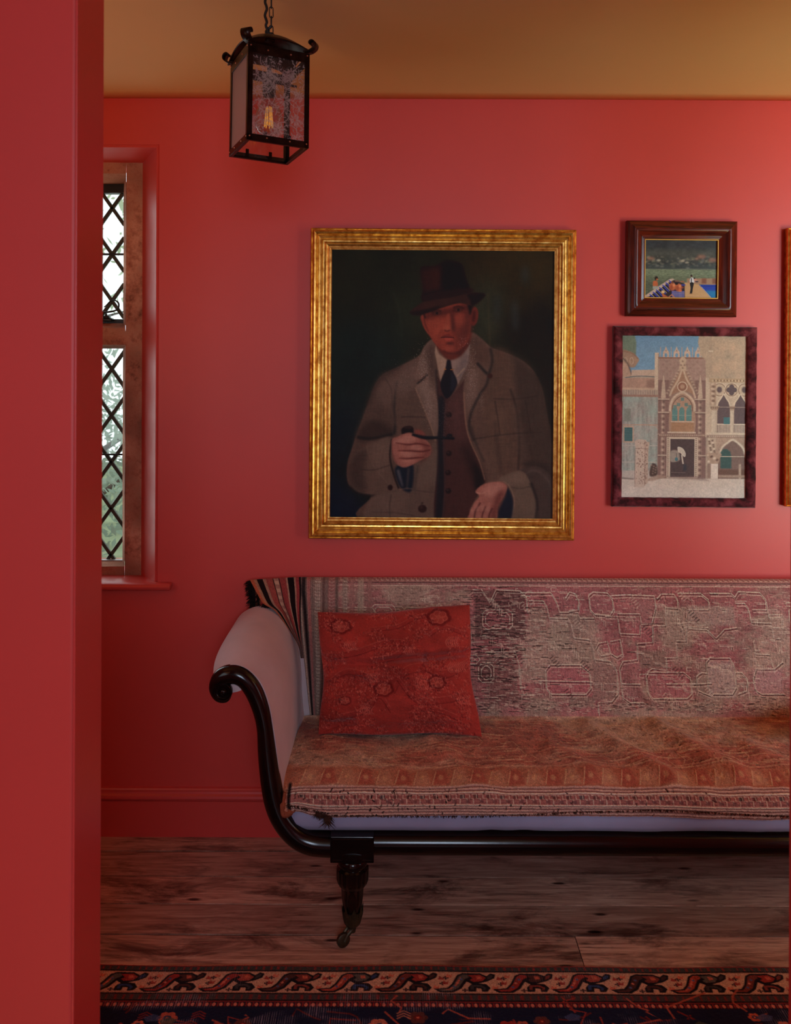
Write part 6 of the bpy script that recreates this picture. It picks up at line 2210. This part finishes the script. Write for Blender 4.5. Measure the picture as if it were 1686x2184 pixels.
def paint_rug():
    """units: millimetres from the far edge (y) and from the left end (x)"""
    Wm = (RX1 - RX0) * 1000
    k = Canvas(0, Wm, 0, 400, .62, (70, 30, 26))
    H, W = k.h, k.w
    g = np.random.default_rng(77)
    red, blue, navy, cream, olive, brown, salmon = (142, 44, 36), (44, 58, 96), (22, 24, 46), (190, 144, 116), (74, 70, 58), (70, 36, 30), (196, 96, 70)
    # selvedge and outer guard
    k.rect(0, 0, Wm, 9, (150, 34, 28), 1)
    k.rect(0, 9, Wm, 24, (62, 54, 50), 1)
    for i in range(int(Wm / 9)): k.rect(i * 9 + g.random() * 4, 11, i * 9 + 4 + g.random() * 4, 22, red if i % 2 else (52, 60, 56), 1, .8)
    k.rect(0, 24, Wm, 28, (18, 14, 16), .5); k.rect(0, 28, Wm, 30, cream, .5, .8)
    k.rect(0, 30, Wm, 101, cream, 1)
    per = 141.0
    cols = [red, brown, (150, 60, 44), (112, 48, 38), (84, 74, 66), red]
    for i in range(int(Wm / per) + 2):
        x = i * per - 40
        c = cols[i % 6]
        c2 = [blue, brown, (60, 50, 48), (120, 50, 40)][i % 4]
        S_ = lambda pts, col, a=1.0: k.fill([(x + p, 30 + q) for p, q in pts], col, .6, a, False)
        # S-shaped leaf: thick slanting body, serrated leaf above, hooked tail below, all dark outlined
        body = [(-22, 58), (-8, 70), (24, 70), (44, 56), (58, 32), (70, 40), (60, 52), (60, 66), (78, 66), (80, 54), (92, 56), (92, 66), (106, 66), (114, 54), (104, 40), (86, 38), (110, 30), (126, 20), (130, 6), (118, 2), (108, 12), (92, 2), (50, 2), (36, 10), (22, 40), (10, 54)]
        S_(body, (24, 16, 18))
        S_([(-12, 60), (-4, 65), (20, 65), (38, 52), (54, 24), (66, 16), (62, 7), (50, 7), (40, 14), (27, 42), (14, 58)], c)
        S_([(-2, 61), (16, 61), (32, 48), (46, 22), (44, 16), (38, 26), (28, 46), (14, 58)], c2 if i % 2 else salmon, .85)
        for q in range(3): S_([(22 + q * 9, 50 - q * 13), (27 + q * 9, 46 - q * 13), (31 + q * 9, 50 - q * 13), (27 + q * 9, 54 - q * 13)], (200, 110, 86) if q % 2 else (72, 84, 116))
        S_([(62, 9), (92, 7), (106, 18), (96, 30), (74, 33), (66, 26), (74, 20)], cols[(i + 2) % 6])
        S_([(82, 12), (94, 13), (96, 22), (84, 24)], salmon, .85)
        S_([(110, 14), (120, 7), (124, 12), (118, 20), (108, 25)], c2, .9)
        S_([(66, 43), (92, 43), (104, 53), (100, 61), (94, 61), (97, 54), (86, 49), (74, 49), (73, 60), (65, 60), (66, 52)], c2)
        for px_, py_ in ((8, 20), (140, 40), (128, 60), (52, 62)):
            for a_, b_ in ((0, 0), (5, 0), (-5, 0), (0, 4), (0, -4)): k.rect(x + px_ + a_ - 2.2, 30 + py_ + b_ - 2.2, x + px_ + a_ + 2.2, 30 + py_ + b_ + 2.2, (48, 30, 32), .4, .95)
        for px_, py_, cc in ((16, 12, salmon), (124, 52, salmon), (6, 36, red), (138, 20, red)):
            S_([(px_ - 8, py_ + 6), (px_ - 3, py_ - 7), (px_ + 2, py_), (px_ + 9, py_ - 6), (px_ + 6, py_ + 7)], cc, .85)
    k.rect(0, 101, Wm, 103, cream, .5, .7); k.rect(0, 103, Wm, 107, (20, 14, 16), .5)
    k.rect(0, 107, Wm, 126, (66, 52, 50), 1)
    for i in range(int(Wm / 10)): k.rect(i * 10 + g.random() * 4, 109, i * 10 + 5 + g.random() * 4, 124, (124, 38, 34) if i % 2 else (60, 56, 54), 1, .8)
    k.rect(0, 126, Wm, 130, (22, 16, 18), .5); k.rect(0, 130, Wm, 134, (120, 36, 32), .5)
    k.rect(0, 134, Wm, 150, (40, 22, 34), .5)
    for i in range(int(Wm / 16.5)): k.ell(8 + i * 16.5, 142, 4.2, 6, (196, 112, 88), .8); k.rect(i * 16.5 - 1.5, 135, i * 16.5 + 2.5, 148, (128, 36, 32), .6)
    # field: navy ground with red and salmon blossoms, leaves and angular stems
    k.rect(0, 150, Wm, 400, navy, 1)
    for i in range(150):
        x, y = g.random() * Wm, 150 + g.random() * 250
        c = [(126, 38, 32), (150, 54, 42), (96, 34, 30), (168, 78, 58)][i % 4]
        pts = [(x, y)]
        for _ in range(3): pts.append((pts[-1][0] + g.normal() * 34, pts[-1][1] + g.normal() * 20))
        k.line(pts, 5, c, .6, .9, False)
    for i in range(84):
        x, y = (i + g.random() * .7) * Wm / 84, 158 + g.random() * 230
        r = 13 + g.random() * 12
        c = [(196, 104, 80), (150, 46, 38), (176, 84, 62), (88, 46, 40)][i % 4]
        for q in range(6): k.ell(x + r * .7 * math.cos(q * 1.047), y + r * .6 * math.sin(q * 1.047), r * .42, r * .38, c, .8)
        k.ell(x, y, r * .45, r * .4, (104, 30, 28) if i % 2 else (44, 52, 80), .8); k.ell(x, y, r * .18, r * .16, salmon, .5)
    for i in range(60):
        x, y = g.random() * Wm, 160 + g.random() * 220
        for q in range(3):
            k.line([(x - 16, y + 8 + q * 8), (x, y - 2 + q * 8), (x + 16, y + 8 + q * 8)], 4, (186, 120, 96) if i % 2 else (130, 42, 36), .6, .85, False)
    for i in range(40):
        x, y = g.random() * Wm, 170 + g.random() * 210
        k.fill([(x, y - 12), (x + 20, y - 4), (x + 14, y + 10), (x - 10, y + 12), (x - 20, y)], (62, 74, 110) if i % 3 else (70, 72, 60), 1, .8, False)
    # pile and wear: knots run in rows, pale warps show in places
    wear = np.clip((vnoise(H, W, 30, 60, 3, .6, 95) - .56) * 6, 0, 1)
    ln = (np.sin(np.arange(W) * 1.9)[None, :] > .4) * np.ones((H, 1))
    yy = (np.arange(H) / .62 > 100)[:, None]
    m = (wear * ln * (0.25 + .35 * yy))[..., None]
    k.im = k.im * (1 - m) + np.array((150, 138, 150.)) * m
    k.mul(.92 + g.normal(0, .10, (H, W)))
    return k


kr = paint_rug()
H, W = kr.h, kr.w
rows_y = np.linspace(0, .400, H)
co = np.zeros((H, W, 3))
co[..., 0] = np.linspace(RX0, RX1, W)[None, :]
wob = .0022 * np.sin(np.linspace(0, 17, W)) + .0016 * np.sin(np.linspace(1, 43, W))
co[..., 1] = RY1 - rows_y[:, None] + wob[None, :] * np.exp(-rows_y[:, None] * 8)
lumr = kr.im.mean(2)
co[..., 2] = .008 + .0011 * (vnoise(H, W, 2, 2, 2, .6, 96) - .5) + .0015 * vnoise(H, W, 40, 120, 2, .5, 97) - .005 * np.exp(-rows_y[:, None] / .003)
rug = empty('patterned_rug', ((RX0 + RX1) / 2, 1.8, .004), 'worn red and navy rug with a cream leaf border lying before the sofa', 'rug')
M_rug = paint_mat('worn wool pile', 0.95, 0.05, 0.3, 900, sheen=.1)
grid_mesh('border', co, M_rug, rug, kr.im, 1.35)
# the rest of the rug, running on under the doorway
kf = Canvas(0, (RX1 - RX0) * 1000, 0, 760, .12, (30, 26, 44))
g = np.random.default_rng(3)
for i in range(420):
    x, y = g.random() * 2800, g.random() * 760
    kf.ell(x, y, 12 + g.random() * 16, 10 + g.random() * 12, [(150, 46, 38), (190, 100, 78), (44, 58, 96), (100, 34, 30)][i % 4], 3, .9)
co = np.zeros((kf.h, kf.w, 3))
co[..., 0] = np.linspace(RX0, RX1, kf.w)[None, :]
co[..., 1] = np.linspace(RY1 - .400, RY1 - .95, kf.h)[:, None]
co[..., 2] = .009
grid_mesh('field', co, M_rug, rug, kf.im, 1.0)
# thin underside so the rug has thickness
bm = bmesh.new(); bx(bm, RX0 + .003, RX1 - .003, RY1 - .95, RY1 - .004, .0016, .006, .001)
obj('backing', bm, plain_mat('jute backing', rgb(120, 60, 48), .9, .1), rug)

# ------------------------------------------------------------------ trees beyond the old window
def leaf_mat(name, c):
    t = NT(name)
    v = t.mapping()
    col = t.ramp(t.noise(v, 6, 3), [(0.3, tuple(x * .7 for x in c)), (0.7, c)])
    t.b.inputs['Transmission Weight'].default_value = 0
    t.set(.6, .3, color=col)
    tl = t.n('ShaderNodeBsdfTranslucent'); t.l(col, tl.inputs[0])
    mx = t.n('ShaderNodeMixShader'); mx.inputs[0].default_value = .5
    t.l(t.b.outputs[0], mx.inputs[1]); t.l(tl.outputs[0], mx.inputs[2]); t.l(mx.outputs[0], t.out.inputs[0])
    return t.m


M_leaf = leaf_mat('pale green leaves', (.52, .62, .42))
M_leaf2 = leaf_mat('grey green leaves', (.40, .52, .42))
M_bark = plain_mat('grey bark', (.10, .085, .07), .9, .1, 0, .4, 12, .4)


def tree(name, label, loc, cz, rx, rz, n, size, seed, mat, cat='tree'):
    g = np.random.default_rng(seed)
    e = empty(name, loc, label, cat)
    bm = bmesh.new()
    b = Vector(loc)
    tube(bm, [b, b + Vector((.05, 0, cz * .5)), b + Vector((0, .05, cz))], [.12, .09, .03], 8)
    for _ in range(9):
        a = g.random() * 6.28
        s = b + Vector((0, 0, cz * (.35 + .5 * g.random())))
        tube(bm, [s, s + Vector((math.cos(a) * rx * .5, math.sin(a) * rx * .5, rz * .3)), s + Vector((math.cos(a) * rx * .9, math.sin(a) * rx * .9, rz * .4))], [.035, .02, .008], 6)
    obj('trunk', bm, M_bark, e, smooth=3.2)
    d = g.normal(size=(n, 3)); d /= np.linalg.norm(d, axis=1, keepdims=True)
    r = g.random(n) ** .45
    cl = np.array([mnoise.noise(Vector(q) * 2.3 + Vector((seed, 0, 0))) for q in (d * r[:, None])])
    keep = cl > -.08
    d, r = d[keep], r[keep]
    c = np.array(loc) + np.array((0, 0, cz)) + d * r[:, None] * np.array((rx, rx, rz))
    m = len(c)
    ax = g.normal(size=(m, 3)); ax /= np.linalg.norm(ax, axis=1, keepdims=True)
    bx_ = np.cross(ax, g.normal(size=(m, 3))); bx_ /= np.linalg.norm(bx_, axis=1, keepdims=True)
    sz = size * (.6 + .8 * g.random((m, 1)))
    v = np.stack([c - ax * sz, c + bx_ * sz * .42, c + ax * sz, c - bx_ * sz * .42], 1).reshape(-1, 3)
    me = bpy.data.meshes.new('foliage')
    me.from_pydata(v.tolist(), [], np.arange(m * 4).reshape(-1, 4).tolist())
    me.materials.append(mat)
    o = bpy.data.objects.new('foliage', me)
    put(o, e)


bm = bmesh.new()
bx(bm, -14, 6, YB + BW + .02, 16, -.35, -.25)
obj('ground', bm, plain_mat('pale grass and gravel', (.22, .26, .15), .9, .1, 0, .3, 3), kind='structure')
tree('evergreen_tree', 'dense grey green tree seen low through the leaded window', (-2.4, 6.2, -.25), 1.1, 1.1, .95, 7000, .036, 1, M_leaf2)
tree('leafy_tree', 'pale leafy tree seen higher through the leaded window', (-3.6, 8.4, -.25), 2.55, 1.3, 1.2, 1500, .05, 2, M_leaf)
